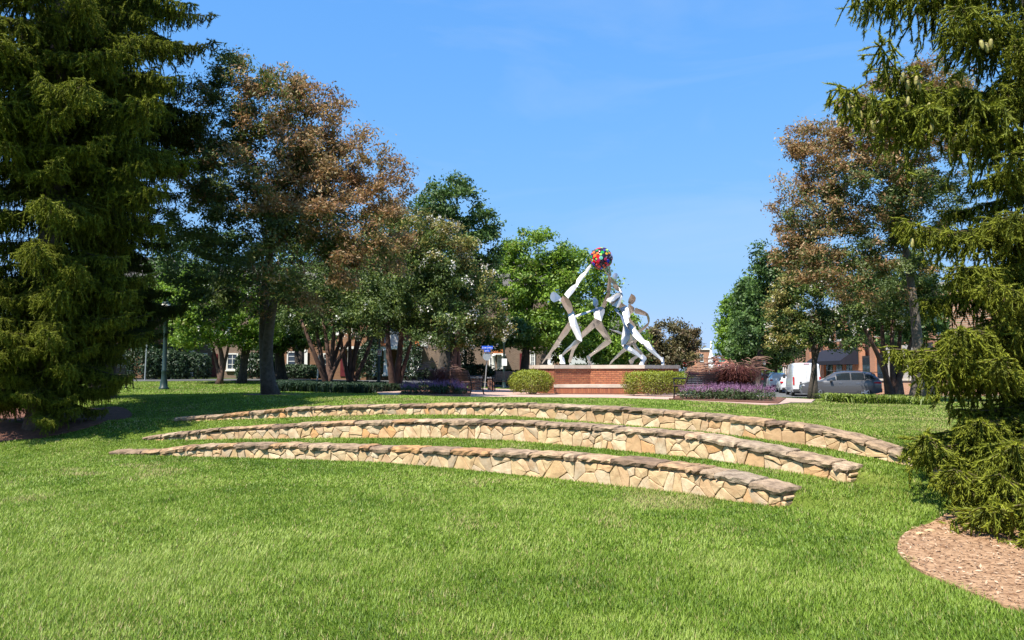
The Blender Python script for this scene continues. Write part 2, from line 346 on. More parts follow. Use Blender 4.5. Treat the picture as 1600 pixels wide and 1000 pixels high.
# ------------------------------------------------------------------ plaza, street, beds
PZ = .70
def ppx(px, py, z):                         # pixel on a level plane
    r = ray(px, py); t = (z - EYE) / r[2]; return (r[0] * t, r[1] * t)
plaza_poly = [ppx(600, 622.5, PZ), ppx(760, 622.5, PZ), ppx(880, 624, PZ), ppx(1000, 626.5, PZ), ppx(1075, 629, PZ), ppx(1200, 631.5, PZ), (11., 27.), (10.5, 36), (-1, 38), (-6.4, 34)]
M['paver'] = brickmat('pink plaza pavers', (.46, .3, .24), (.54, .36, .29), (.40, .30, .25), vertical=False, bw=.2, rh=.1, ms=.008)
sheet('plaza_pavement', plaza_poly, .035, M['paver'], .6)
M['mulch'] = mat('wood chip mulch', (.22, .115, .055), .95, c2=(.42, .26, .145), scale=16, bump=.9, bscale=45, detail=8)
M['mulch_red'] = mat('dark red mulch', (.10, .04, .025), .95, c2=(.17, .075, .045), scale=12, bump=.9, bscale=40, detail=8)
bed_r = smooth_poly([G(1600, 962)[:2], G(1520, 930)[:2], G(1425, 890)[:2], G(1398, 862)[:2], G(1412, 832)[:2], G(1475, 808)[:2], G(1520, 790)[:2], (5.2, 9.6), (7, 11.2), (9.5, 11), (11, 7), (8, 3.5), (5, 3.6)], 2)
sheet('mulch_bed', bed_r, .02, M['mulch'], .3)
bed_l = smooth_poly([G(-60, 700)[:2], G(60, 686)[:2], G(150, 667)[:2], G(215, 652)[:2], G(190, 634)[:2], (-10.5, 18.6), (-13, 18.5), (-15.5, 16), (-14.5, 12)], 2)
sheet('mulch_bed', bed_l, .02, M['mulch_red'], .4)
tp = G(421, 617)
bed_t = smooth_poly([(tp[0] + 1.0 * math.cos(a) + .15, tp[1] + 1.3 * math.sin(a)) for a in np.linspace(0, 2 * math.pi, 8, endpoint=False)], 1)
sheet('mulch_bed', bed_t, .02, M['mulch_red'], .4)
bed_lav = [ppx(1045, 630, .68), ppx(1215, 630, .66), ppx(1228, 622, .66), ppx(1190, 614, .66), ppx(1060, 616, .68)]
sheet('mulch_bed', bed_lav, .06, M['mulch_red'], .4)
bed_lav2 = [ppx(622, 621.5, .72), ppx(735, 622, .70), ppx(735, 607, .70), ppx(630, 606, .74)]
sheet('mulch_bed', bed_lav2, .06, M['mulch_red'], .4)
# street, running away to the right of the plaza
SD = np.array([math.sin(R_(14.8)), math.cos(R_(14.8))]); SN = np.array([SD[1], -SD[0]])      # along, across (right)
S0 = np.array([11.6, 43.0])
def street(a, b): return tuple(S0 + SD * a + SN * b)
M['walk'] = mat('concrete walk', (.34, .25, .20), .9, c2=(.42, .32, .26), scale=3, bump=.1)
sheet('street', [street(0, -7), street(0, 16), street(14, 16), street(14, 8.2), street(260, 8.2), street(260, -4.5), street(14, -4.5)], .03, M['asphalt'], 3.0)
for b in (8.35,):
    mb = MB()
    for k in range(12):
        a0 = 14 + k * 12; p = street(a0 + 6, b); mb.box((p[0], p[1], zg1(*p) + .06), (.3, 11.95, .16), -math.atan2(SD[0], SD[1]))
    tag(mb.build('kerb', M['kerb']), kind='structure')
mb = MB()
for a0, a1, b0, b1 in ((2, 30, 3.0, 3.12), (31, 60, 3.0, 3.12)) + tuple((2 + 7 * k, 5 + 7 * k, -1.0, -.88) for k in range(9)):
    P = [street(a0, b0), street(a0, b1), street(a1, b1), street(a1, b0)]; mb.add([(x, y, zg1(x, y) + .05) for x, y in P], [(0, 1, 2, 3)])
tag(mb.build('road_marking', M['line']), kind='structure')
sheet('pavement', [street(14.2, 8.5), street(14.2, 14.), street(160, 14.), street(160, 8.5)], .1, M['walk'], 3.0)
sheet('pavement', [ppx(1150, 630.5, .62), ppx(1268, 631.5, .55), ppx(1275, 628, .5), street(-1, 1), street(-1, -6.5)], .04, M['walk'], .8)
# crossing street in front of the houses on the left
sheet('street', [(-60, 41.5), (-8, 41.2), (-1.5, 41.5), (9, 43), (9, 48), (-1.5, 46.6), (-8, 46.3), (-60, 46.5)], .05, M['asphalt'], 2.5)

# ------------------------------------------------------------------ the three curved stone seat walls
M['stone'] = stonemat('tan wall stone', [(0, (.56, .385, .20)), (.2, (.62, .465, .275)), (.4, (.52, .375, .21)), (.55, (.66, .53, .35)), (.7, (.42, .34, .24)), (.82, (.58, .31, .125)), (.92, (.63, .53, .385)), (1, (.48, .29, .14))], (.36, .22, .115), 4.5, .55)
M['cap'] = stonemat('weathered cap stone', [(0, (.31, .215, .135)), (.25, (.44, .32, .21)), (.45, (.24, .16, .105)), (.6, (.50, .38, .26)), (.75, (.45, .235, .10)), (.88, (.35, .275, .20)), (1, (.52, .29, .125))], (.075, .048, .032), 7., 1.0)
def clip_half(poly, nx, ny, d):             # keep nx*x+ny*y <= d
    out = []; n = len(poly)
    for i in range(n):
        a = poly[i]; b = poly[(i + 1) % n]; da = nx * a[0] + ny * a[1] - d; db = nx * b[0] + ny * b[1] - d
        if da <= 0: out.append(a)
        if (da < 0 < db) or (db < 0 < da):
            t = da / (da - db); out.append((a[0] + (b[0] - a[0]) * t, a[1] + (b[1] - a[1]) * t))
    return out
WALL_LABELS = ['front curved stone seat wall, nearest to the open lawn', 'middle curved stone seat wall, between the front and rear walls', 'rear curved stone seat wall, below the brick plaza and statue']
for wi in range(3):
    R = RW[wi]; thT, zT = WTOP[wi]; th0, th1 = thT[0], thT[-1]; L = (th1 - th0) * R
    def S2T(s): return th1 - s / R          # s runs from the left end to the right
    def ztop(s): return float(np.interp(S2T(s), thT, zT))
    def zbase(s): return float(np.interp(S2T(s), *WB[wi]))
    def pos(s, r, z): t = S2T(s); return (CC[0] + r * math.cos(t), CC[1] + r * math.sin(t), z)
    o0 = pos(L / 2, R, zbase(L / 2)); wall = thing('retaining_wall', WALL_LABELS[wi], 'stone wall', o0, 0, 'curved stone seat walls in the lawn')
    def loc(p): return (p[0] - o0[0], p[1] - o0[1], p[2] - o0[2])
    mb = MB(); K = 90
    ring = []
    for k in range(K + 1):
        s = L * k / K; a = zbase(s) - .35; b = max(ztop(s) - .07, a + .1)
        ring.append([loc(pos(s, R + .02, a)), loc(pos(s, R + .02, b)), loc(pos(s, R + WT, b)), loc(pos(s, R + WT, a))])
    for k in range(K):
        o = len(mb.v); mb.add(ring[k] + ring[k + 1], [(0, 4, 5, 1), (1, 5, 6, 2), (2, 6, 7, 3)])
    mb.add(ring[0], [(0, 1, 2, 3)]); mb.add(ring[-1], [(3, 2, 1, 0)])
    mb.build('mortar_core', M['mortar'], wall)
    # face stones: irregular cells in the strip between grass and cap
    r0 = random.Random(20 + wi); sites = []
    s = 0.0
    while s < L:
        h = ztop(s) - zbase(s)
        for _ in range(1 if h < .12 else (2 if h < .3 else 2 + (r0.random() < .45))):
            big = r0.random()
            sites.append((s + r0.uniform(-.11, .11), zbase(s) - .04 + r0.uniform(0, max(.05, h - .02)), big))
        s += r0.choice((.17, .2, .25, .3, .36))
    for i, (sx, sz, big) in enumerate(sites):
        poly = [(sx - .45, sz - .5), (sx + .45, sz - .5), (sx + .45, sz + .5), (sx - .45, sz + .5)]
        for j, (qx, qz, _) in enumerate(sites):
            if i == j or abs(qx - sx) > .9: continue
            nx, nz = qx - sx, (qz - sz); l = math.hypot(nx, nz)
            if l < .02: continue
            poly = clip_half(poly, nx, nz, nx * (qx + sx) / 2 + nz * (qz + sz) / 2)
            if len(poly) < 3: break
        if len(poly) < 3: continue
        for nx_, s_ in ((-1, -.02), (1, L - .01)): poly = clip_half(poly, nx_, 0, s_ if nx_ > 0 else .02)
        ds = .3; ks = (ztop(min(L, sx + ds)) - ztop(max(0, sx - ds))) / (min(L, sx + ds) - max(0, sx - ds) + 1e-6); poly = clip_half(poly, -ks, 1, ztop(min(max(sx, 0), L)) - ks * sx - .095)
        kb = (zbase(min(L, sx + ds)) - zbase(max(0, sx - ds))) / (2 * ds); poly = clip_half(poly, kb, -1, -(zbase(min(max(sx, 0), L)) - kb * sx) + .09)
        if len(poly) < 3: continue
        cx = sum(p[0] for p in poly) / len(poly); cz = sum(p[1] for p in poly) / len(poly)
        ext = max(math.hypot(p[0] - cx, p[1] - cz) for p in poly)
        if ext < .05: continue
        q = []
        for k, p in enumerate(poly):        # chipped corners: an extra point on each edge, jittered
            b = poly[(k + 1) % len(poly)]; e = math.hypot(b[0] - p[0], b[1] - p[1])
            if e < .025: continue
            q.append((p[0] * .93 + b[0] * .07, p[1] * .93 + b[1] * .07))
            if e > .12: q.append(((p[0] + b[0]) / 2 + r0.uniform(-.008, .008), (p[1] + b[1]) / 2 + r0.uniform(-.012, .012)))
            q.append((p[0] * .07 + b[0] * .93, p[1] * .07 + b[1] * .93))
        if len(q) < 3: continue
        proud = r0.uniform(.006, .022); n = len(q); V = []; F = []
        def sh(p, g): d = math.hypot(p[0] - cx, p[1] - cz); f = max(.2, (d - g) / max(d, 1e-4)); return (cx + (p[0] - cx) * f, cz + (p[1] - cz) * f)
        tilt = (r0.uniform(-.06, .06), r0.uniform(-.06, .06))
        for g, dep in ((.003, .05), (.0045, -proud * .6), (.014, -proud)):
            for p in q:
                a = sh(p, g); d = dep + (tilt[0] * (a[0] - cx) + tilt[1] * (a[1] - cz) if dep < 0 else 0) + (r0.uniform(-.004, .004) if dep < 0 else 0)
                V.append(pos(a[0], R + d, a[1]))
        V.append(pos(cx, R - proud - .006, cz)); c0 = pos(cx, R, cz); V = [(v[0] - c0[0], v[1] - c0[1], v[2] - c0[2]) for v in V]
        for lv in range(2):
            for k in range(n): F.append((lv * n + k, lv * n + (k + 1) % n, (lv + 1) * n + (k + 1) % n, (lv + 1) * n + k))
        for k in range(n): F.append((2 * n + k, 2 * n + (k + 1) % n, 3 * n))
        MB().add(V, F).build('stone', M['stone'], wall, loc(c0))
    # right-hand end face: three stacked stones
    if True:
        h = ztop(L) - .09 - zbase(L) + .08; zz = zbase(L) - .08
        for k, (f, w) in enumerate(((.38, .3), (.34, .31), (.28, .29))):
            c0 = pos(L, R + .17, zz + h * f / 2); t = S2T(L)
            MB().box((0, 0, 0), (w, .07, h * f - .012), t + r0.uniform(-.03, .03), .015).build('stone', M['stone'], wall, loc(c0)); zz += h * f
    # cap stones
    s = 0.0; k = 0
    while s < L - .05:
        w = min(r0.choice((.22, .3, .36, .42, .5, .62, .75)), L - s + .04)
        if L - s - w < .15: w = L - s + .03
        thk = r0.uniform(.06, .095); nx, ny, nz = max(4, int(w / .07)), 5, 2; V = []; F = []; idx = {}
        fo = r0.uniform(.035, .065); ph = r0.uniform(0, 99); lift = r0.uniform(-.008, .008); tlt = r0.uniform(-.012, .012)
        rs0 = r0.uniform(-.012, .012)
        for i in range(nx + 1):
            for j in range(ny + 1):
                for m_ in range(nz + 1):
                    if 0 < i < nx and 0 < j < ny and 0 < m_ < nz: continue
                    a = i / nx; b = j / ny; c = m_ / nz
                    ee = .8 * math.sin(ph + 7 * a * w / .3) + .7 * math.sin(ph * 2 + 19 * a * w / .3)
                    rr = R - fo + b * (WT + fo + .05) + (1 - b) ** 3 * .018 * ee + r0.uniform(-.009, .009) + (r0.uniform(.0, .03) if (j == 0 and m_ != 1) else 0) - (.015 if j == ny and m_ == 0 else 0)
                    ss = s + .006 + a * (w - .012) + (r0.uniform(-.006, .006) if 0 < i < nx else 0) + rs0 * (1 - 2 * b) + (.012 if i == 0 and m_ != 1 else 0) - (.012 if i == nx and m_ != 1 else 0)
                    z = ztop(min(max(ss, 0), L)) - thk * (1 - c) + lift + tlt * (a - .5) + (r0.uniform(-.010, .005) if m_ == nz else r0.uniform(-.010, .010)) - (.012 if (j == 0 and m_ == nz) else 0)
                    idx[i, j, m_] = len(V); V.append(pos(ss, rr, z))
        def quad(a, b, c, d): F.append((idx[a], idx[b], idx[c], idx[d]))
        for i in range(nx):
            for j in range(ny):
                quad((i, j, nz), (i + 1, j, nz), (i + 1, j + 1, nz), (i, j + 1, nz)); quad((i, j, 0), (i, j + 1, 0), (i + 1, j + 1, 0), (i + 1, j, 0))
            for m_ in range(nz):
                quad((i, 0, m_), (i + 1, 0, m_), (i + 1, 0, m_ + 1), (i, 0, m_ + 1)); quad((i, ny, m_), (i, ny, m_ + 1), (i + 1, ny, m_ + 1), (i + 1, ny, m_))
        for j in range(ny):
            for m_ in range(nz):
                quad((0, j, m_), (0, j, m_ + 1), (0, j + 1, m_ + 1), (0, j + 1, m_)); quad((nx, j, m_), (nx, j + 1, m_), (nx, j + 1, m_ + 1), (nx, j, m_ + 1))
        c0 = pos(s + w / 2, R + .15, ztop(min(s + w / 2, L))); V = [(v[0] - c0[0], v[1] - c0[1], v[2] - c0[2]) for v in V]
        MB().add(V, F).build('cap_stone', M['cap'], wall, loc(c0)); s += w; k += 1

# ------------------------------------------------------------------ brick pedestal under the statue
M['brick'] = stonemat('red brick', [(0, (.34, .12, .06)), (.3, (.40, .155, .075)), (.6, (.30, .10, .055)), (.8, (.46, .19, .095)), (1, (.25, .085, .05))], (.22, .08, .05), 9., .2)
pz = PZ + .035
def at(px, Y): return np.array([(px - 800) / FPX * Y * math.sqrt(1), Y])
PV = [at(829, 30.6), at(846, 28.6), at(866, 28.3), at(922, 28.9), at(1006, 28.2), at(1057, 29.6), at(1060, 32.2), at(1020, 34.3), at(940, 34.9), at(870, 34.2)]
tq = (985 - 800) / FPX; dv = PV[4] - PV[3]; tt = (tq * PV[3][1] - PV[3][0]) / (dv[0] - tq * dv[1]); PM = PV[3] + dv * tt      # where the step meets the right wing
pc = np.mean(PV, axis=0); ped = thing('statue_pedestal', 'star shaped red brick pedestal with pale stone coping under the steel figures', 'pedestal', (pc[0], pc[1], pz))
ptop = W(922, 570.5, 29.4)[2]; PH = ptop - pz; CT = .14
def offs(poly, d):
    P = np.array(poly); n = len(P); out = []
    ar = sum(P[i][0] * P[(i + 1) % n][1] - P[(i + 1) % n][0] * P[i][1] for i in range(n)); sg = 1 if ar > 0 else -1
    for i in range(n):
        a = P[i] - P[i - 1]; b = P[(i + 1) % n] - P[i]; na = np.array([a[1], -a[0]]) / np.hypot(*a) * sg; nb = np.array([b[1], -b[0]]) / np.hypot(*b) * sg
        bis = na + nb; bis = bis / (bis @ bis) * 2 if bis @ bis > 1e-6 else na; out.append(P[i] + bis * d)
    return out
def loc_poly(poly, z): return [(p[0] - pc[0], p[1] - pc[1], z) for p in poly]
def ccw(poly):
    a = sum(poly[i][0] * poly[(i + 1) % len(poly)][1] - poly[(i + 1) % len(poly)][0] * poly[i][1] for i in range(len(poly))); return poly if a > 0 else poly[::-1]
PVc = ccw(PV)
MB().prism(loc_poly(offs(PVc, -.012), -.1), (0, 0, PH - CT + .1)).build('wall_core', M['bmortar'], ped)
brick_me = MB().box((0, 0, 0), (.198, .05, .062), 0, .004).build('brick', M['brick'], ped).data
first_brick = [bpy.data.objects['brick']]
nbrick = [0]; joined = MB()
def put_brick(x, y, z, rz, sx=1.0, sz=1.0, obj=True):
    if obj:
        if first_brick: o = first_brick.pop()
        else: o = bpy.data.objects.new('brick', brick_me); col.objects.link(o); o.parent = ped
        o.location = (x, y, z); o.rotation_euler = (0, 0, rz); o.scale = (sx, 1, sz); nbrick[0] += 1
    else: joined.box((x, y, z), (.198 * sx, .05, .062 * sz), rz)
def brick_face(a, b, z0, z1, bx, soldier=False, maxobj=300):
    a = np.array(a) - pc; b = np.array(b) - pc; l = np.hypot(*(b - a)); d = (b - a) / l; nrm = np.array([d[1], -d[0]]); rz = math.atan2(d[1], d[0])
    z = z0; c = 0
    if soldier:
        n = int(l / .075)
        for k in range(n):
            p = a + d * (k + .5) * l / n + nrm * (-.012 + rnd.uniform(-.003, .003)); put_brick(p[0], p[1], z0 + .105, rz, (l / n - .01) / .198, 3.2, bx and nbrick[0] < maxobj)
        z = z0 + .215
    while z + .04 < z1:
        x = 0.0; h = min(.074, z1 - z)
        while x < l - .02:
            w = .21 if not (x == 0 and c % 2) else .105
            w = min(w, l - x); p = a + d * (x + w / 2) + nrm * (-.012 + rnd.uniform(-.004, .003))
            put_brick(p[0], p[1], z + h / 2, rz + rnd.uniform(-.008, .008), (w - .011) / .198, (h - .011) / .062, bx and nbrick[0] < maxobj); x += w
        z += h; c += 1
# step in the notch of the star, with its own coping
SF = [at(866, 28.3), at(866.5, 27.9), at(984, 27.8), at(986, 28.6)]
step_poly = ccw([SF[1], SF[2], PM + np.array([0, -.02]), at(922, 28.88), at(867, 28.28)])
sh_ = W(925, 601, 27.8)[2] - pz
MB().prism(loc_poly(offs(step_poly, -.012), -.1), (0, 0, sh_ - .11 + .1)).build('step_core', M['bmortar'], ped)
MB().prism(loc_poly(offs(step_poly, .035), sh_ - .108), (0, 0, .108)).build('step_coping', M['lime'], ped)
brick_face(SF[1], SF[2], 0, sh_ - .11, True, soldier=True)
brick_face(PV[2], PV[3], sh_, PH - CT, True); brick_face(PV[3], PM, sh_, PH - CT, True)
for a, b in ((PV[0], PV[1]), (PV[1], PV[2]), (PM, PV[4]), (PV[4], PV[5]), (PV[5], PV[6])): brick_face(a, b, 0, PH - CT, False)
tag(joined.build('brick', M['brick'], ped), kind='stuff')
# coping slabs, one stone per edge with mitred joints
O1 = offs(PVc, .07); I1 = offs(PVc, -.42)
for i in range(len(PVc)):
    j = (i + 1) % len(PVc); a, b, c, d = O1[i], O1[j], I1[j], I1[i]
    k = max(1, int(np.hypot(*(b - a)) / 1.1))
    for q in range(k):
        f0 = q / k + .004; f1 = (q + 1) / k - .004
        P = [a + (b - a) * f0, a + (b - a) * f1, d + (c - d) * f1, d + (c - d) * f0]
        MB().prism(loc_poly(P, PH - CT + .002), (0, 0, CT - .002 + rnd.uniform(-.003, .002))).build('coping_stone', M['lime'], ped)
MB().prism(loc_poly(offs(PVc, -.40), PH - .2), (0, 0, .17)).build('top_slab', M['lime'], ped)

# ------------------------------------------------------------------ the steel figures and their glass ball
st = thing('statue', 'folded steel figures reaching up together to hold a ball of coloured glass', 'statue', (pc[0], 30.4, pz + PH))
so = np.array([pc[0], 30.4, pz + PH])
def zo7(p): return (p[0] / 6.25 + 940, p[1] / 6.25 + 420)
def zo8(p): return (p[0] / 6.25 + 840, p[1] / 6.25 + 420)
def plate(name, pts, Y, tilt=(0, 0), parent=None, conv=zo8, ridge=0.0, th=.03, Yat=None):
    """a steel plate: outline traced, laid on a plane at depth Y tilted by (per metre across, per metre up), with a crease"""
    P = [conv(p) for p in pts]; cx = sum(p[0] for p in P) / len(P); cy = sum(p[1] for p in P) / len(P); pts3 = []
    c0 = W(cx, cy, Y)
    for px, py in P:
        q = W(px, py, Y); d = Y + tilt[0] * (q[0] - c0[0]) + tilt[1] * (q[2] - c0[2]); pts3.append(W(px, py, d) - so)
    n = len(pts3); C0 = c0 - so; C0 = C0 + np.array([0, -ridge * .5, 0]); mb = MB()
    back = [p + np.array([0, th, 0]) for p in pts3]
    mb.add(pts3 + back + [C0, C0 + np.array([0, th + ridge * .2, 0])], [(i, (i + 1) % n, 2 * n) for i in range(n)] + [(n + (i + 1) % n, n + i, 2 * n + 1) for i in range(n)] + [(i, n + i, n + (i + 1) % n, (i + 1) % n) for i in range(n)])
    return mb.build(name, M['steel'], parent)
UP, DN = .55, -.5        # leaning back shows the sky, leaning forward shows the ground
def figure(parts, first):
    body = None
    for nm, pts, Y, tilt, conv, rg in parts:
        p = plate(nm, pts, Y, tilt, st if body is None or nm in ('head',) else st, conv, rg); body = body or p
YA, YB, YC, YD = 29.9, 30.6, 29.7, 30.9
FIG = [
 ('head', [(125,255),(135,235),(155,222),(185,235),(215,265),(225,280),(215,300),(190,318),(160,327),(135,310),(122,285)], YA, (.2, .35), zo8, .02),
 ('neck', [(205,285),(220,275),(245,300),(230,325),(208,312)], YA, (.1, UP), zo8, .0),
 ('torso', [(225,305),(245,262),(300,290),(325,325),(340,370),(345,400),(330,430),(300,440),(285,415),(255,370),(235,330)], YA, (.2, DN), zo8, .07),
 ('upper_arm', [(260,250),(285,215),(330,170),(375,145),(385,180),(350,230),(320,265),(300,290)], YA, (.0, .75), zo8, .02),
 ('forearm', [(375,145),(385,105),(415,65),(465,25),(480,40),(450,85),(410,140),(385,178)], YA + .05, (-.1, .45), zo8, .02),
 ('hand', [(465,25),(470,5),(490,-20),(520,-48),(523,-40),(518,-10),(495,25),(480,42)], YA + .12, (0, .8), zo8, .01),
 ('thigh', [(340,400),(360,440),(385,520),(420,620),(435,695),(430,712),(385,690),(350,620),(320,560),(305,500),(300,440)], YA, (-.2, .3), zo8, .07),
 ('shin', [(436,704),(400,735),(340,775),(280,820),(240,855),(235,835),(270,790),(320,745),(370,692),(390,688)], YA - .05, (.1, -.1), zo8, .05),
 ('foot', [(213,845),(235,835),(255,860),(265,895),(272,930),(225,930),(215,920),(225,890),(210,860)], YA - .08, (0, .7), zo8, .03),
 ('thigh', [(300,520),(328,578),(295,635),(245,690),(225,715),(190,690),(240,610)], YA + .15, (.3, DN), zo8, .06),
 ('shin', [(225,713),(215,745),(170,785),(140,820),(125,890),(100,885),(75,880),(60,900),(45,930),(40,920),(70,875),(110,820),(150,755),(190,690)], YA + .22, (.3, DN), zo8, .05),
 ('foot', [(104,890),(125,885),(128,931),(102,931)], YA + .2, (0, .7), zo8, .02),
 ('head', [(540,278),(550,275),(570,285),(590,310),(592,345),(580,370),(560,368),(540,350)], YB, (.25, .2), zo8, .02),
 ('neck', [(560,362),(582,364),(588,385),(564,387)], YB, (.1, UP), zo8, .0),
 ('torso', [(540,395),(580,375),(620,372),(655,390),(655,425),(640,460),(625,512),(555,480),(548,430)], YB, (0, .7), zo8, .06),
 ('upper_arm', [(365,455),(450,425),(550,395),(548,412),(460,445),(372,475)], YB, (0, .45), zo8, .02),
 ('upper_arm', [(620,368),(650,300),(680,240),(710,235),(695,290),(657,382)], YB - .05, (.3, DN), zo8, .03),
 ('forearm', [(680,240),(675,200),(688,110),(692,60),(712,75),(718,130),(715,200),(710,236)], YB - .15, (.1, -.4), zo8, .03),
 ('hand', [(692,60),(692,10),(700,-24),(709,-22),(714,20),(722,60),(712,76)], YB - .3, (.1, -.2), zo8, .01),
 ('pelvis', [(555,482),(625,510),(602,545),(565,575),(552,520)], YB - .02, (.2, -.8), zo8, .05),
 ('thigh', [(553,488),(562,570),(500,625),(440,675),(425,665),(430,620),(490,560)], YB + .1, (.2, DN), zo8, .06),
 ('shin', [(440,674),(425,662),(390,690),(330,790),(300,900),(312,925),(330,900),(360,800)], YB + .2, (.2, DN), zo8, .04),
 ('thigh', [(565,575),(600,545),(625,512),(660,580),(700,650),(725,714),(690,702),(665,695),(620,640)], YB - .05, (.1, -.35), zo8, .07),
 ('shin', [(725,715),(690,745),(620,790),(560,830),(515,865),(490,845),(530,820),(590,760),(640,715),(665,697)], YB - .08, (.1, -.3), zo8, .05),
 ('foot', [(475,855),(490,845),(515,865),(512,895),(535,930),(535,946),(500,944),(492,900)], YB - .1, (.1, -.1), zo8, .03),
 ('head', [(110,60),(125,42),(145,40),(158,55),(155,85),(140,105),(115,95),(105,75)], YC + .05, (.2, .4), zo7, .02),
 ('forearm', [(30,0),(48,25),(75,60),(100,90),(130,115),(150,140),(145,152),(110,148),(95,130),(70,75),(45,40),(22,8)], YC + .1, (.2, -.35), zo7, .02),
 ('hand', [(15,-28),(30,-22),(47,24),(30,12),(18,0)], YC + .35, (.2, -.2), zo7, .01),
 ('upper_arm', [(108,155),(150,150),(165,170),(175,215),(160,220),(125,195)], YC, (.1, -.8), zo7, .03),
 ('shoulder', [(163,170),(185,190),(205,225),(195,235),(174,215)], YC - .02, (0, .8), zo7, .02),
 ('chest', [(180,228),(200,235),(175,270),(125,310),(80,325),(45,310),(55,290),(110,260),(150,235)], YC - .08, (0, .8), zo7, .05),
 ('chest', [(200,235),(210,260),(190,330),(165,375),(150,380),(110,355),(80,326),(125,312),(176,271)], YC - .03, (-.2, .25), zo7, .04),
 ('abdomen', [(188,328),(225,350),(240,360),(175,385),(165,374)], YC, (.1, -.6), zo7, .02),
 ('torso', [(175,385),(245,357),(265,390),(280,460),(265,490),(270,520),(235,545),(215,460)], YC, (-.2, .6), zo7, .06),
 ('torso', [(120,390),(150,385),(180,440),(215,470),(235,540),(215,545),(190,460),(140,420)], YC - .06, (.2, .7), zo7, .03),
 ('thigh', [(215,545),(236,545),(280,620),(275,680),(235,735),(195,745),(190,700),(200,640)], YC - .08, (.3, .35), zo7, .09),
 ('shin', [(195,746),(235,736),(280,760),(350,810),(390,850),(385,880),(340,850),(280,815),(220,775)], YC - .12, (-.1, .35), zo7, .05),
 ('foot', [(385,840),(405,835),(435,860),(440,880),(420,910),(412,946),(370,946),(365,935),(385,900)], YC - .14, (0, .75), zo7, .04),
 ('thigh', [(236,542),(270,522),(330,580),(380,640),(420,695),(395,735),(370,715),(330,680),(280,625)], YC + .02, (-.2, .45), zo7, .07),
 ('shin', [(420,696),(460,710),(500,765),(540,820),(585,865),(575,890),(530,855),(460,800),(396,735)], YC + .04, (-.2, .3), zo7, .06),
 ('foot', [(580,862),(605,865),(612,900),(615,946),(588,946),(580,900)], YC + .04, (0, .7), zo7, .03),
 ('head', [(290,242),(320,260),(335,285),(330,315),(305,345),(280,350),(258,330),(265,295),(280,265)], YD, (.3, -.7), zo7, .03),
 ('torso', [(262,342),(285,352),(320,380),(315,425),(295,435),(275,460),(260,400)], YD, (.2, -.7), zo7, .05),
 ('upper_arm', [(328,382),(380,395),(430,420),(455,440),(440,462),(390,450),(325,435),(318,410)], YD + .02, (.1, -.5), zo7, .03),
 ('elbow', [(455,440),(470,480),(470,515),(455,530),(450,500),(441,462)], YD + .05, (.4, -.3), zo7, .02),
 ('forearm', [(470,515),(460,545),(420,590),(375,628),(355,600),(400,570),(445,532)], YD - .02, (.2, -.4), zo7, .03),
 ('forearm', [(70,588),(80,585),(115,600),(160,605),(202,625),(197,645),(150,625),(110,605)], YD, (.0, .1), zo7, .02),
 ('torso', [(270,470),(322,538),(345,600),(332,642),(290,642),(268,560)], YD + .05, (.2, -.7), zo7, .05),
 ('pelvis', [(285,640),(340,680),(352,695),(332,727),(300,737),(245,732),(275,690)], YD, (.1, -.25), zo7, .06),
 ('thigh', [(330,725),(350,760),(385,795),(408,830),(400,840),(370,840),(330,800),(298,735)], YD - .02, (.1, -.2), zo7, .05),
 ('shin', [(370,838),(402,838),(360,862),(320,880),(295,900),(300,935),(302,944),(285,938),(265,895),(310,860)], YD - .02, (.1, -.25), zo7, .03),
 ('thigh', [(245,730),(300,735),(262,790),(210,822),(193,800),(215,770)], YD + .1, (.1, -.25), zo7, .05),
 ('shin', [(195,792),(238,797),(200,830),(150,875),(105,905),(98,925),(70,945),(90,905),(130,860)], YD + .15, (.1, -.25), zo7, .04)]
figure(FIG, 'figure')
bc = W(939.5, 404, 30.2); br = 17.4 / FPX * 30.2
ball = MB().lathe([(br * .86 * math.sin(a), -br * .86 * math.cos(a)) for a in np.linspace(.05, math.pi - .05, 12)], 20).build('ball', mat('dark ball core', (.03, .02, .03), .4), st, tuple(bc - so), True)
GL = [((.6, .012, .02), 5), ((.02, .04, .55), 3), ((.02, .25, .06), 2), ((.7, .33, .02), 1), ((.6, .58, .52), 1), ((.03, .012, .06), 5), ((.45, .02, .12), 3), ((.35, .6, .12), 1), ((.8, .16, .02), 2), ((.15, .45, .42), 1)]
gm = [mat('coloured glass', c, .12, spec=.4) for c, _ in GL] + [M['galv']]; bag = [i for i, (_, n) in enumerate(GL) for _ in range(n)]
mb = MB()
for k in range(130):
    z = 1 - 2 * (k + .5) / 130; q = k * 2.39996 + rnd.uniform(-.12, .12); r = math.sqrt(1 - z * z); n = Vector((r * math.cos(q), r * math.sin(q), z))
    a = n.cross(Vector((.3, .2, .9))).normalized(); b = n.cross(a); R0 = br * rnd.choice((.09, .11, .13, .15, .165)); lift = br * rnd.uniform(.97, 1.0)
    ci = [n * lift * .99 + (a * math.cos(t) + b * math.sin(t)) * R0 * 1.12 for t in np.linspace(0, 2 * math.pi, 9)[:-1]]; co = [n * (lift + .012) + (a * math.cos(t) + b * math.sin(t)) * R0 for t in np.linspace(0, 2 * math.pi, 9)[:-1]]
    cb = [v * .9 for v in ci]
    mb.cm = len(GL); mb.add(cb + ci, [(i, (i + 1) % 8, 8 + (i + 1) % 8, 8 + i) for i in range(8)])
    mb.cm = rnd.choice(bag); mb.add(ci + co + [n * (lift + .018)], [(i, (i + 1) % 8, 8 + (i + 1) % 8, 8 + i) for i in range(8)] + [(8 + i, 8 + (i + 1) % 8, 16) for i in range(8)])
tag(mb.build('glass_disc', gm, ball), kind='stuff')

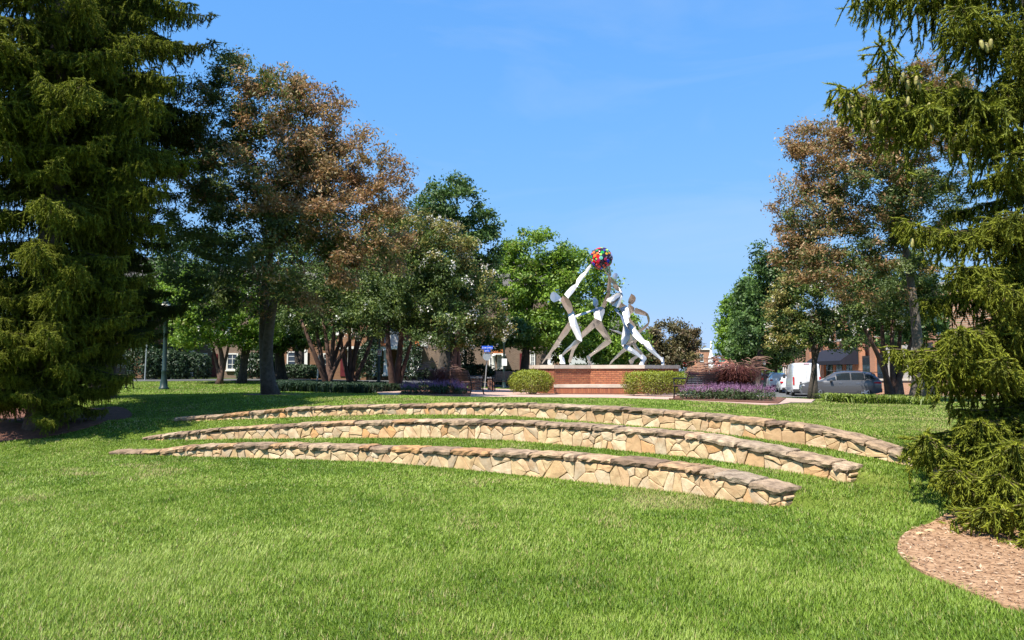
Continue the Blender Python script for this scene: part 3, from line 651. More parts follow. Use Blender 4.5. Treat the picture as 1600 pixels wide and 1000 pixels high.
# ------------------------------------------------------------------ foliage builders
def unit(a): return a / np.maximum(np.linalg.norm(a, axis=-1, keepdims=True), 1e-9)
def leaves(name, C, D, Nn, l, w, m, tint, dry, parent=None, loc=None, fold=.18, kind=None):
    D = unit(D); S = unit(np.cross(D, Nn)); Nn = np.cross(S, D); l = np.asarray(l)[:, None]; w = np.asarray(w)[:, None]
    V = np.stack([C - D * l / 2, C + S * w / 2 + Nn * w * fold - D * l * .05, C + D * l / 2, C - S * w / 2 + Nn * w * fold - D * l * .05], 1).reshape(-1, 3)
    o = npmesh(name, V, 4, m, {'tint': tint, 'dry': dry}, parent, loc)
    if kind or name in ('flowers', 'flower_spikes', 'foliage'): o['kind'] = 'stuff'
    return o
def spindles(P, D, l, r, sides=3):
    """tapered twig bodies: (n,3) start, direction, length, radius -> verts, faces(tri)"""
    n = len(P); D = unit(D); ref = np.tile(np.array([.31, .22, .92]), (n, 1)); A = unit(np.cross(D, ref)); B = np.cross(D, A); l = l[:, None]; r = r[:, None]; rows = []
    for f, g in ((0, .55), (.55, 1.0)):
        for k in range(sides):
            q = 2 * math.pi * k / sides + f; rows.append(P + D * l * f + (A * math.cos(q) + B * math.sin(q)) * r * g)
    rows.append(P + D * l); V = np.stack(rows, 1); m = 2 * sides + 1; F = []
    for k in range(sides):
        k2 = (k + 1) % sides; F += [(k, k2, sides + k2), (k, sides + k2, sides + k), (sides + k, sides + k2, 2 * sides)]
    F = (np.array(F)[None] + (np.arange(n) * m)[:, None, None]).reshape(-1, 3)
    return V.reshape(-1, 3), F, len(F) // n
def needles(P, D, l, r, k, rg, ln=.016, wd=.005):
    n = len(P); D = unit(D); ref = np.tile(np.array([.31, .22, .92]), (n, 1)); A = unit(np.cross(D, ref)); B = np.cross(D, A)
    P = np.repeat(P, k, 0); D = np.repeat(D, k, 0); A = np.repeat(A, k, 0); B = np.repeat(B, k, 0); l = np.repeat(l, k)[:, None]; r = np.repeat(r, k)[:, None]
    q = rg.uniform(0, 2 * math.pi, len(P))[:, None]; f = rg.uniform(0.02, 1, len(P))[:, None]; O = A * np.cos(q) + B * np.sin(q); T = -A * np.sin(q) + B * np.cos(q)
    b = P + D * l * f + O * r * .3 * (1.2 - f); t = b + (O * .8 + D * .75) * (r * 1.0 + ln * rg.uniform(.5, 1.1, len(P))[:, None]); s = (T + D * .4) * wd
    return np.stack([b - s, b + s, t], 1).reshape(-1, 3)

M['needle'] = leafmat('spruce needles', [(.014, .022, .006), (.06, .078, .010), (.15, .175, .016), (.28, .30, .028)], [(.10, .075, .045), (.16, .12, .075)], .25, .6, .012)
M['needle_shaded'] = leafmat('shaded spruce needles', [(.008, .014, .005), (.026, .038, .008), (.06, .076, .012), (.13, .15, .02)], [(.08, .06, .035), (.12, .09, .055)], .22, .6, .012)  # the rear spruce's shade is put into this darker needle colour
def bough_mesh(seed, L=2.6, curtain=1.0, tip_up=.3, m=None, nk=9, dens=1.0):
    rg = np.random.default_rng(seed); P = []; D = []; Ln = []; Rd = []; Tn = []; wood = MB()
    def axis(t): return np.array([L * t, .10 * L * math.sin(3 * t + seed), L * (-.10 * t - .22 * t * t + tip_up * t ** 3)])
    pr = [axis(t) for t in np.linspace(0, 1, 9)]; wood.tube(pr, np.linspace(.028, .006, 9), 5)
    def twig(p, d, l, r, t): P.append(p); D.append(d); Ln.append(l); Rd.append(r); Tn.append(t)
    def branchlet(p, d, l, tone):
        k = max(1, int(l / .11)); q = p.copy(); d = d / np.linalg.norm(d)
        for i in range(k):
            s = l / k; d = d + rg.normal(0, .12, 3) + np.array([0, 0, -.10]); d /= np.linalg.norm(d); u = (i + 1) / k
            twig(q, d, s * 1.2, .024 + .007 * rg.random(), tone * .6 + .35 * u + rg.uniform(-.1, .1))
            if rg.random() < .62 * dens:
                sd_ = d + rg.normal(0, .75, 3); sd_[2] -= .1; twig(q + d * s * .5, sd_, rg.uniform(.06, .13), .021, tone * .6 + .3 * u + .15)
            q = q + d * s
    t = .06
    while t < 1.0:
        p = axis(t); tang = axis(min(1, t + .02)) - axis(max(0, t - .02)); yaw = math.atan2(tang[1], tang[0])
        for sgn in (-1, 1):
            if rg.random() < .12: continue
            ls = (.16 + .85 * (1 - t) ** .75 * min(1, t * 3.2 + .25)) * rg.uniform(.65, 1.15); a = yaw + sgn * R_(rg.uniform(38, 66)); d = np.array([math.cos(a), math.sin(a), rg.uniform(-.22, .12)]); q = p.copy(); k = max(2, int(ls / .1)); path = [q.copy()]
            for i in range(k):
                s = ls / k; d = d + np.array([0, 0, -.045 + .02 * (i > k * .6)]) + rg.normal(0, .06, 3); d /= np.linalg.norm(d); u = (i + 1) / k
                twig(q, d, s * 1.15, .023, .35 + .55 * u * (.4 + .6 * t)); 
                for z in range(2):
                    if rg.random() < .8 * dens:
                        hl = rg.uniform(.07, .20) + curtain * rg.uniform(0, .34) * (1 - t * .75) * (1 - u * .6); hd = np.array([d[0] * .35, d[1] * .35, -1.0]) + rg.normal(0, .3, 3)
                        if rg.random() < .3: hd = d * .9 + np.array([-d[1], d[0], 0]) * rg.choice([-1, 1]) * .8 + np.array([0, 0, .1]); hl = rg.uniform(.06, .14)
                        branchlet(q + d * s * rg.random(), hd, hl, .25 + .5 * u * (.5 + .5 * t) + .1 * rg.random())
                q = q + d * s; path.append(q.copy())
            wood.tube(path[:: max(1, len(path) // 3)], [.009 - .006 * i / 4 for i in range(len(path[:: max(1, len(path) // 3)]))], 3)
        for z in range(2):
            hl = rg.uniform(.1, .3) + curtain * rg.uniform(0, .55) * (1 - t * .7); branchlet(p, np.array([.25, 0, -1.]) + rg.normal(0, .25, 3), hl, .3 + .3 * t)
        if t > .25 and rg.random() < .7: branchlet(p, np.array([.9, 0, .35]) + rg.normal(0, .3, 3), rg.uniform(.07, .15), .55 + .3 * t)
        t += .095 / L * (1.0 if t > .3 else 1.5)
    branchlet(axis(1) - np.array([.1, 0, 0]), axis(1) - axis(.93), .22, .9)
    P, D, Ln, Rd, Tn = map(np.array, (P, D, Ln, Rd, Tn)); V, F, per = spindles(P, D, Ln, Rd * .56); NV = needles(P, D, Ln, Rd, nk, rg)
    tn = np.clip(Tn, 0, 1); dead = (rg.random(len(tn)) < .035) * (tn < .55); k0 = len(V); F2 = np.arange(len(NV)).reshape(-1, 3) + k0
    wv = np.array(wood.v); wf = np.array([(f[0], f[i], f[i + 1]) for f in wood.f for i in range(1, len(f) - 1)]) + k0 + len(NV)
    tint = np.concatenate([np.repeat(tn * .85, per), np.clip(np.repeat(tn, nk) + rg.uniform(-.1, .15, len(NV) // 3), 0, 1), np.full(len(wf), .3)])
    dry = np.concatenate([np.repeat(dead * .9, per), np.repeat(dead * .9, nk), np.full(len(wf), 1.)])
    o = npmesh('bough', np.concatenate([V, NV, wv]), 3, m, {'tint': tint, 'dry': dry}, faces=np.concatenate([F, F2, wf])); me = o.data; bpy.data.objects.remove(o)
    return me, axis(1)
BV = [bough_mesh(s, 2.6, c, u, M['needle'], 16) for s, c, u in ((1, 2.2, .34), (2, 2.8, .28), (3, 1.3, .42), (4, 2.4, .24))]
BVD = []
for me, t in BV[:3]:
    m2 = me.copy(); m2.materials.clear(); m2.materials.append(M['needle_shaded']); BVD.append((m2, t))
def place_bough(root, ro, base, tip, var, roll=0.0):
    me, tv = var; base = np.array(base); d = np.array(tip) - base; l = np.linalg.norm(d); s = l / np.linalg.norm(tv)
    yaw = math.atan2(d[1], d[0]) - math.atan2(tv[1], tv[0]); pit = math.asin(d[2] / l) - math.asin(tv[2] / np.linalg.norm(tv))
    o = bpy.data.objects.new('bough', me); col.objects.link(o); o.parent = root; o.location = tuple(base - ro)
    o.rotation_euler = (Matrix.Rotation(yaw, 4, 'Z') @ Matrix.Rotation(-pit, 4, 'Y') @ Matrix.Rotation(roll, 4, 'X')).to_euler(); o.scale = (s, s, s * rnd.uniform(.9, 1.1)); return o
def spruce(label, x, y, H, R0, prof_, seed, zlow, variants, step=.42, per=6, group='tall spruces at the sides of the lawn', skip=None, zs=1.0):
    r = random.Random(seed); z0 = zg1(x, y); ro = np.array([x, y, z0]); root = thing('spruce_tree', label, 'spruce', ro, 0, group)
    mb = MB(); mb.tube([(0, 0, -.2), (0, 0, .3), (.02, .03, H * .5), (0, 0, H)], [.36 * H / 16, .27 * H / 16, .15 * H / 16, .02], 10); mb.build('trunk', M['bark_spruce'], root, None, True)
    z = zlow
    while z < H - .4:
        n = (per + 2 if z < 3.6 else per) if z < 10 else max(4, per - 2); a0 = r.uniform(0, 6.28)
        for k in range(n):
            a = a0 + 2 * math.pi * k / n + r.uniform(-.35, .35); R = R0 * prof_(z / H) * r.uniform(.72, 1.18) * (.8 if z < 1.5 else 1); zb_ = z + r.uniform(-.2, .2)
            if skip and skip(a, zb_, R): continue
            base = ro + np.array([math.cos(a) * .1, math.sin(a) * .1, zb_]); tip = base + np.array([math.cos(a) * R, math.sin(a) * R, R * r.uniform(-.30, .02) * zs])
            gz = zg1(tip[0], tip[1]) + .25; tip[2] = max(tip[2], gz)
            place_bough(root, ro, base, tip, r.choice(variants), r.uniform(-.2, .2))
        z += step * r.uniform(.85, 1.15) * (.5 if z < 3.6 else 1.0 if z < 9 else 1.5)
    return root, ro
def sprof1(u): return min(1.0, (1 - u) * 2.0) * (.72 + .34 * float(sm((u - .12) / .3)))
def sprof(u): return min(1.0, (1 - u) * 1.55) * (0.93 + .07 * math.sin(u * 40))
def sprof2(u): return min(1.0, (1 - u) * 2.3) * (.78 + .42 * float(sm((u - .3) / .22)))
x1 = G(66, 664); x2 = W(160, 600, max(20.5, x1[1] + 3.2))
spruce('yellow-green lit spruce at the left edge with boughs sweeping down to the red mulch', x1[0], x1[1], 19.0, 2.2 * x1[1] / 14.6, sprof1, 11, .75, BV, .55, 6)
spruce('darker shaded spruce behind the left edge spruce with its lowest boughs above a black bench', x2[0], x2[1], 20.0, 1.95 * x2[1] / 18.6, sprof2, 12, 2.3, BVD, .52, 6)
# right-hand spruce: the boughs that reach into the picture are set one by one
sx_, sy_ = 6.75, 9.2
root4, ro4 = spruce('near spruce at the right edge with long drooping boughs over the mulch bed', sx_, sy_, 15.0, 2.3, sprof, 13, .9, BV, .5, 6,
    skip=lambda a, z, R: (math.cos(a) < .25 and z < 7.5) or (math.cos(a - 3.14 - .95) > .3 and z < 7.5))
def tipb(px, py, Y, zr, var, sc=1.0, roll=0.0):
    t = W(px, py, Y); place_bough(root4, ro4, (sx_ - .08, sy_ - .05, t[2] + zr), t, BV[var], roll)
for a in ((1372, 72, 8.3, -.15, 2), (1310, 138, 8.5, .1, 0), (1340, -28, 8.9, .2, 1), (1440, -60, 8.4, .3, 0), (1500, 10, 8.0, .2, 3), (1510, 195, 8.3, .1, 1), (1560, 130, 8.2, .1, 0),
          (1412, 345, 8.4, .2, 0), (1470, 330, 9.6, .2, 1), (1500, 420, 8.2, .25, 3), (1395, 545, 8.7, .55, 0), (1440, 470, 9.3, .5, 1), (1450, 560, 8.2, .5, 3), (1500, 515, 7.9, .5, 1), (1475, 600, 9.1, .35, 1),
          (1550, 440, 7.8, .3, 0), (1560, 560, 7.7, .35, 2), (1438, 682, 7.95, .25, 2), (1490, 735, 7.5, .35, 0), (1488, 700, 8.6, .4, 3), (1530, 660, 7.9, .3, 1), (1560, 745, 7.2, .35, 0), (1540, 790, 7.0, .3, 2), (1600, 790, 6.8, .35, 3), (1580, 690, 7.2, .4, 1), (1590, 330, 7.8, .2, 3), (1580, 240, 7.9, .2, 2), (1590, 60, 7.9, .2, 0),
          (1620, 840, 6.6, .3, 0), (1565, 830, 7.2, .35, 1), (1520, 820, 7.7, .4, 3), (1575, 645, 8.6, .5, 1), (1600, 600, 9.1, .5, 0), (1548, 690, 8.9, .5, 1), (1600, 700, 8.2, .5, 3), (1500, 640, 8.4, .4, 0), (1540, 505, 8.6, .5, 0)):
    tipb(a[0], a[1], a[2], a[3], a[4], roll=rnd.uniform(-.15, .15))
# young cones hanging near the bough tips
M['cone'] = mat('green spruce cone', (.30, .29, .07), .6, c2=(.22, .17, .06), scale=40, bump=.6)
cone_me = MB().lathe([(.004, 0), (.016, -.012), (.021, -.045), (.018, -.085), (.004, -.115)], 8).build('cone', M['cone'], root4, None, True); cmesh = cone_me.data; first = [cone_me]
for px, py, Y in ((1412, 112, 8.2), (1418, 125, 8.25), (1432, 118, 8.2), (1436, 128, 8.3), (1326, 158, 8.4), (1332, 165, 8.4), (1343, 172, 8.4), (1362, 188, 8.4), (1338, 180, 8.45), (1452, 160, 8.2), (1532, 62, 8), (1548, 60, 8), (1540, 66, 8), (1425, 372, 8.3), (1456, 190, 8.2), (1418, 150, 8.3)):
    o = first.pop() if first else bpy.data.objects.new('cone', cmesh)
    if o.name not in col.objects: col.objects.link(o); o.parent = root4
    o.location = tuple(W(px, py, Y) - ro4); o.rotation_euler = (rnd.uniform(-.2, .2), rnd.uniform(-.2, .2), rnd.uniform(0, 6)); o.scale = (1.1,) * 3

# ------------------------------------------------------------------ broadleaf trees
M['leaf_locust'] = leafmat('locust leaves', [(.042, .07, .020), (.09, .13, .028), (.18, .215, .042)], [(.25, .115, .055), (.42, .215, .10), (.52, .34, .175)], .38)
M['leaf_crape'] = leafmat('crape myrtle leaves', [(.03, .06, .016), (.075, .125, .024), (.19, .24, .04)], [(.24, .14, .05), (.34, .27, .075), (.34, .33, .08)], .3)
M['leaf_dark'] = leafmat('dark oak leaves', [(.024, .058, .014), (.06, .12, .024), (.125, .21, .036)], [(.1, .12, .03), (.16, .16, .04)], .28)
M['leaf_bright'] = leafmat('bright elm leaves', [(.07, .14, .012), (.155, .27, .02), (.25, .37, .03)], [(.2, .21, .04), (.22, .22, .05)], .35)
M['leaf_olive'] = leafmat('olive brown leaves', [(.055, .05, .02), (.115, .10, .035), (.20, .17, .06)], [(.16, .09, .05), (.2, .13, .07)], .28)
M['petal'] = leafmat('white crape flowers', [(.62, .58, .5), (.75, .73, .66), (.8, .78, .74)], None, .3)
def broadleaf(name, label, cat, base, blobs, Y, stems, trad, n_att, per, lsize, m, bark, seed, dry=None, flowers=0, group=None, spread=.5, fl_fn=None, asp=.42, up=.5):
    """trunk(s) to traced points, limbs grown to points spread through the crown's lobes, leaves along the twigs.
       blobs: (px, py, rx, ry, depth offset) lobes in photo pixels at depth Y."""
    n_att = int(n_att * 1.4); rg = np.random.default_rng(seed); B = np.array([W(b[0], b[1], Y + b[4]) for b in blobs]); S = Y / FPX; RX = np.array([b[2] for b in blobs]) * S; RZ = np.array([b[3] for b in blobs]) * S; RY = np.minimum(RX * .95, RX * .6 + .9)
    base = np.array(base, float); root = thing(name, label, cat, base, 0, group); ro = base
    nodes = []; par = []; tb = MB()
    for st_ in stems:
        top = W(st_[0], st_[1], Y + (st_[2] if len(st_) > 2 else 0)); b0 = base + np.array([rg.normal(0, trad * .5), rg.normal(0, trad * .3), -.1]) if len(stems) > 1 else base + np.array([0, 0, -.15]); rr = trad * (st_[3] if len(st_) > 3 else 1); pts = []
        bend = np.array([rg.normal(0, .12), rg.normal(0, .12), 0]) * np.linalg.norm(top - b0) * .25
        for t in np.linspace(0, 1, 7):
            p = b0 + (top - b0) * np.array([t ** (1.25 if len(stems) > 1 else 1), t, t]) + bend * math.sin(math.pi * t); pts.append(p)
        rads = [rr * (1.35 if (i == 0) else 1 - .085 * i) for i in range(7)]
        tb.tube([p - ro for p in pts], rads, 9 if trad > .12 else 6)
        for i, p in enumerate(pts):
            if i >= 3: nodes.append(p); par.append(-1)
    w = (RX * RY * RZ) ** .6; w /= w.sum(); bi = rg.choice(len(B), n_att, p=w); dr = unit(rg.normal(0, 1, (n_att, 3))); rad = rg.uniform(.35, 1.0, n_att) ** .55
    A = B[bi] + dr * rad[:, None] * np.stack([RX[bi], RY[bi], RZ[bi]], 1)
    t0 = np.mean([nodes[-1]], axis=0); A = A[np.argsort(np.linalg.norm(A - t0, axis=1))]
    lb = MB(); N = np.array(nodes); NR = np.full(len(N), trad * .45); paths = []
    for a in A:
        d = np.linalg.norm(N - a, axis=1) + np.maximum(0, N[:, 2] - a[2]) * 1.2; k = int(np.argmin(d)); p = N[k]; L = np.linalg.norm(a - p)
        if L < .05: continue
        m1 = p + (a - p) * .4 + np.array([rg.normal(0, .06), rg.normal(0, .06), .10]) * L; m2 = p + (a - p) * .72 + np.array([rg.normal(0, .05), rg.normal(0, .05), .09]) * L
        r0 = min(NR[k] * .72, .012 + .022 * L); r0 = max(r0, .006); lb.tube([q - ro for q in (p, m1, m2, a)], [r0, r0 * .75, r0 * .5, max(.003, r0 * .22)], 5 if r0 > .03 else 3, cap=False)
        N = np.concatenate([N, [m1, m2, a]]); NR = np.concatenate([NR, [r0 * .8, r0 * .6, r0 * .35]]); paths.append((p, m1, m2, a))
    tb.build('trunk', bark, root, None, True); lb.build('limbs', bark, root, None, True)['kind'] = 'stuff'
    PA = np.array(paths); n = len(PA); lsize *= .82; n_mean = per * (1.18 if Y < 35 else .95); cnt = np.maximum(1, rg.poisson(n_mean * rg.uniform(.25, 1.75, n))); I = np.repeat(np.arange(n), cnt); t = rg.uniform(.35, 1.08, len(I))[:, None]
    P = PA[I]; c = np.where(t < .72, P[:, 1] + (P[:, 2] - P[:, 1]) * (t - .35) / .37, P[:, 2] + (P[:, 3] - P[:, 2]) * (t - .72) / .28)
    sp = spread * (.5 + .5 * rg.random(n))[I][:, None]; c = c + rg.normal(0, 1, (len(I), 3)) * sp * np.array([.5, .5, .34])
    ax = unit(PA[I, 3] - PA[I, 1]); D = ax * .8 + rg.normal(0, .75, (len(I), 3)) + np.array([0, 0, -.15]); Nn = np.array([0, 0, up]) + rg.normal(0, .55, (len(I), 3)) + unit(c - B.mean(0)) * .3
    l = lsize * rg.uniform(.6, 1.35, len(I)); tint = np.clip(np.repeat(rg.uniform(.2, .8, n), cnt) + rg.normal(0, .18, len(I)), 0, 1)
    out = np.min(np.stack([np.linalg.norm((c - B[j]) / np.array([RX[j], RY[j], RZ[j]]), axis=1) for j in range(len(B))], 1), 1)
    px = c[:, 0] / c[:, 1] * FPX + 800; pz_ = HOR - (c[:, 2] - EYE) / c[:, 1] * FPX
    cl = np.repeat(rg.random(n), cnt); dr_ = np.zeros(len(I)) if dry is None else np.clip((dry(px, pz_, out) * .9 > cl * .55 + rg.uniform(0, .45, len(I))) * rg.uniform(.35, 1, len(I)), 0, 1)
    leaves('crown', c - ro, D, Nn, l, l * asp, m, tint, dr_, root)
    if flowers:
        ok = np.where((out > .72) if fl_fn is None else fl_fn(px, pz_, out))[0]
        if len(ok):
            q = rg.choice(ok, min(flowers, len(ok)), replace=False); fc = np.repeat(c[q] + unit(c[q] - B.mean(0)) * .12, 14, 0) + rg.normal(0, 1, (len(q) * 14, 3)) * np.array([.07, .07, .1]); k = len(fc)
            leaves('flowers', fc - ro, rg.normal(0, 1, (k, 3)), rg.normal(0, 1, (k, 3)) + np.array([0, 0, .4]), rg.uniform(.05, .09, k), rg.uniform(.05, .08, k), M['petal'], rg.random(k), np.zeros(k), root)
    return root
def gb(px, Y, dx=0): p = W(px, 590, Y); return np.array([p[0], Y, zg1(p[0], Y)])
LG = 'broadleaf trees round the plaza'
broadleaf('locust_tree', 'large browning locust with a thick grey trunk standing on the left lawn', 'tree', G(421, 617),
    [(450,215,125,105,.2),(370,320,110,110,.3),(500,330,110,90,0),(395,145,90,58,0),(370,120,50,35,0),(325,185,70,65,.5),(290,240,40,60,.6),(470,195,100,60,0),(560,245,75,50,0),(430,280,140,95,0),(300,300,60,100,1.0),(280,400,50,70,.5),(320,470,60,40,.5),(600,290,50,50,-.3),(540,350,95,60,-.8),(330,400,80,75,0),(470,410,105,65,-1.2),(420,465,95,35,-.5),(590,390,60,50,-.5),(360,280,80,80,1.),(500,290,80,80,1.0)],
    22.5, [(428,470,0),(432,330,.2,.8)], .24, 640, 108, .15, M['leaf_locust'], M['bark'], 21, lambda x, y, o: np.clip((x - 340) / 200, 0, 1) * 1.0 * np.clip(o, .4, 1) + .3 * (y < 330) + .05, 0, LG, .42, asp=.36)
broadleaf('crape_myrtle', 'crape myrtle with white flowers drooping over the left plaza bench', 'tree', gb(713, 30),
    [(690,400,60,60,0),(720,455,62,60,0),(655,440,50,60,0),(752,495,40,32,0),(700,515,60,28,0),(650,370,50,45,0),(775,515,20,20,0)], 30, [(722,500,0),(700,470,0,.7)], .16, 300, 72, .16, M['leaf_crape'], M['bark_red'], 22,
    lambda x, y, o: np.clip((x - 640) / 130, 0, 1) * .6 * np.clip(o, .4, 1) + .5 * np.clip((430 - y) / 60, 0, 1), 120, LG, .4, lambda x, y, o: (o > .7) & (x > 655))
broadleaf('crape_myrtle', 'dark many-stemmed crape myrtle left of the street sign pole with the parking sign', 'tree', gb(512, 33),
    [(480,480,80,45,0),(540,470,70,50,0),(510,440,90,40,.5),(450,500,45,35,0)], 33, [(470,500,-.5),(500,480,.3),(525,485,0),(545,500,.4),(490,495,.8),(557,515,-.2)], .13, 190, 60, .16, M['leaf_crape'], M['bark_red'], 23, lambda x, y, o: .08 * o, 16, LG, .42)
broadleaf('crape_myrtle', 'dark many-stemmed crape myrtle between the no parking sign and the lone round trunk', 'tree', gb(546, 34.5),
    [(560,470,70,45,0),(600,460,70,50,0),(580,430,80,45,.5)], 34.5, [(530,505,-.5),(545,480,.3),(565,485,0),(590,500,.4),(575,500,.8)], .12, 170, 60, .16, M['leaf_crape'], M['bark_red'], 24, lambda x, y, o: .2 * (y < 440), 10, LG, .42)
broadleaf('crape_myrtle', 'crape myrtle with two thick dark stems in front of the white porch', 'tree', gb(615, 31.5),
    [(600,480,70,45,0),(640,470,60,50,0),(620,420,70,50,.3),(655,500,45,28,0),(570,500,50,30,0),(640,375,60,45,.4),(600,350,50,40,.4)], 31.5, [(605,505,-.3),(628,495,.2),(650,515,.2,.7)], .17, 260, 66, .16, M['leaf_crape'], M['bark_red'], 25, lambda x, y, o: np.clip((420 - y) / 60, 0, 1) * .85 * o, 24, LG, .42, lambda x, y, o: (o > .75) & (y > 430))
broadleaf('oak_tree', 'tall dark green oak rising behind the white-flowered crape myrtle', 'tree', gb(692, 40),
    [(708,325,60,45,0),(742,390,42,55,0),(675,360,45,60,0),(745,440,38,45,0),(700,295,35,20,0),(700,420,60,60,0),(760,350,22,30,0),(690,480,60,40,0)], 40, [(698,480,0),(705,380,0,.8)], .25, 330, 62, .27, M['leaf_dark'], M['bark_dark'], 26, None, 0, LG, .6)
broadleaf('elm_tree', 'bright green elm behind the statue, left of the reaching arm', 'tree', gb(812, 46),
    [(838,395,52,38,0),(805,440,38,55,0),(850,460,65,55,0),(805,500,30,35,0),(850,515,55,35,-.5),(880,410,30,30,0),(790,400,18,25,0)], 46, [(820,500,0),(838,430,0,.7)], .32, 330, 66, .29, M['leaf_bright'], M['bark_dark'], 27, lambda x, y, o: .25 * o, 0, LG, .6)
broadleaf('elm_tree', 'bright green elm behind the figures and the ball of the statue', 'tree', gb(880, 52),
    [(905,425,45,40,0),(935,470,45,55,0),(900,490,60,50,0),(960,520,40,45,0),(890,535,55,30,-.5),(945,545,55,25,-.5),(985,540,30,28,0)], 52, [(885,520,0),(905,450,0,.7)], .3, 330, 64, .31, M['leaf_bright'], M['bark_dark'], 28, lambda x, y, o: .2 * o, 0, LG, .65)
broadleaf('plum_tree', 'low olive brown tree beside the street, right of the statue', 'tree', gb(1045, 60),
    [(1045,525,40,24,0),(1072,535,24,22,0),(1015,535,25,22,0),(1050,556,42,20,0),(1010,560,30,18,0),(1085,518,10,8,0)], 60, [(1045,555,0),(1035,550,0,.7)], .25, 200, 60, .3, M['leaf_olive'], M['bark_dark'], 29, lambda x, y, o: .45 * o, 0, LG, .6)
for i, (px, Y, bl, mm, lab) in enumerate((
    (1188, 66, [(1200,410,28,36,0),(1195,455,45,45,0),(1215,495,55,45,0),(1180,515,40,35,0),(1225,440,35,50,0),(1240,530,40,25,0)], 'leaf_dark', 'dark green street tree behind the white van and beside the tall lamp'),
    (1176, 92, [(1150,495,28,35,0),(1165,520,38,32,0),(1145,535,24,22,0),(1180,470,25,40,0),(1150,550,22,15,0)], 'leaf_bright', 'farthest bright green street tree, farthest along the parked cars'),
    (1182, 78, [(1172,475,24,40,0),(1185,520,40,35,0),(1165,545,30,18,0)], 'leaf_dark', 'middle street tree of the row, between the nearer and the farthest one'))):
    broadleaf('street_tree', lab, 'tree', gb(px, Y), bl, Y, [(bl[1][0], bl[1][1] + 60, 0), (bl[0][0], bl[0][1] + 30, 0, .7)], .3, 260, 64, .0062 * Y, M[mm], M['bark_dark'], 40 + i, None, 0, 'trees along the street', .012 * Y)
broadleaf('locust_tree', 'russet topped locust behind the near right spruce, above the gray car', 'tree', gb(1432, 27),
    [(1350,265,110,110,0),(1270,415,60,35,-.3),(1350,440,70,35,-.3),(1230,395,25,30,0),(1450,130,70,50,0),(1235,320,32,60,0),(1250,215,28,28,0),(1400,155,75,50,0),(1345,205,70,50,0),(1285,245,50,45,0),(1275,325,55,50,0),(1345,300,85,70,0),(1440,240,90,90,0),(1300,385,75,45,0),(1395,385,90,55,0),(1440,330,80,70,0),(1480,170,60,60,0),(1250,365,35,35,0)],
    27, [(1425,450,0),(1405,330,.2,.8)], .24, 680, 95, .16, M['leaf_locust'], M['bark'], 31, lambda x, y, o: .36 + .36 * np.clip((1420 - x) / 150, 0, 1) * o + .3 * (y < 250), 0, LG, .42, asp=.36)
broadleaf('crape_myrtle', 'crape myrtle with a dark trunk in front of the gray car and white flowers', 'tree', gb(1270, 38),
    [(1250,455,42,45,0),(1228,495,30,35,0),(1290,465,60,55,0),(1315,505,40,28,0),(1255,520,40,22,0),(1270,420,50,40,0),(1325,535,35,16,0),(1215,530,22,20,0)], 38, [(1273,535,0),(1262,500,.3,.7),(1292,505,-.2,.6)], .2, 280, 70, .19, M['leaf_crape'], M['bark_dark'], 32, lambda x, y, o: np.clip((1300 - x) / 80, 0, 1) * .75 * o, 60, LG, .42, lambda x, y, o: (o > .7) & (x < 1320))
broadleaf('crape_myrtle', 'crape myrtle with fanned red-brown stems in front of the low brick wall', 'tree', gb(1393, 33),
    [(1390,470,75,42,0),(1350,460,50,40,0),(1430,495,45,35,0),(1400,430,70,40,0),(1440,460,40,40,0),(1330,495,30,25,0)], 33, [(1352,515,-.4),(1378,505,.3),(1395,500,0),(1408,510,.3),(1428,520,-.3)], .15, 260, 66, .17, M['leaf_crape'], M['bark_red'], 33, lambda x, y, o: .18 * o, 40, LG, .42, lambda x, y, o: (o > .7) & (y > 480))
broadleaf('crape_myrtle', 'light green crape myrtle with reddish trunk at the far left of the lawn', 'tree', gb(343, 38),
    [(330,480,50,45,0),(300,515,38,35,0),(285,460,40,45,0),(350,520,35,25,0)], 38, [(340,530,0),(325,520,.2,.7),(360,525,.2,.6)], .17, 200, 62, .2, M['leaf_bright'], M['bark_red'], 34, lambda x, y, o: .25 * o, 36, LG, .45, lambda x, y, o: (o > .6) & (x > 300))
broadleaf('crape_myrtle', 'light green crape myrtle with a grey trunk just left of the big locust trunk', 'tree', gb(378, 39),
    [(385,490,45,45,0),(400,530,35,25,0),(365,460,40,40,0),(420,500,40,40,0)], 39, [(380,525,0),(398,520,.2,.7)], .19, 180, 62, .2, M['leaf_bright'], M['bark_dark'], 35, lambda x, y, o: .25 * o, 26, LG, .45, lambda x, y, o: (o > .6))
for i, (px, Y, bl, lab) in enumerate((
    (270, 46, [(290,430,70,70,0),(250,480,60,70,0),(330,400,60,60,0)], 'dark tree in front of the left townhouse, left of the others'),
    (470, 47, [(450,430,80,70,0),(500,400,70,70,0),(520,470,60,50,0)], 'dark tree in front of the townhouse with the white window'),
    (150, 45, [(170,450,80,80,0),(100,480,70,80,0),(210,520,40,40,0)], 'dark tree glimpsed behind the left spruces'),
    (1404, 45, [(1372,470,50,50,0),(1410,490,50,40,0),(1390,525,45,20,0),(1440,500,45,40,0)], 'dark tree before the shop front, behind the fanned crape myrtle'),
    (440, 42, [(440,500,50,38,0),(480,520,45,25,0),(420,530,35,22,0)], 'low dark tree just right of the big locust trunk'),
    (700, 44, [(700,510,60,32,0),(760,525,50,20,0),(800,520,35,25,0)], 'low dark tree in front of the beige brick house'),
    (585, 50, [(590,420,70,60,0),(620,390,60,60,0)], 'dark tree rising behind the orange porch roof'))):
    broadleaf('background_tree', lab, 'tree', gb(px, Y), bl, Y, [(px, 500, 0), (bl[0][0], bl[0][1] + 20, 0, .7)], .25, 170, 60, .3, M['leaf_dark'], M['bark_dark'], 60 + i, None, 0, 'dark trees in front of the buildings', .65)
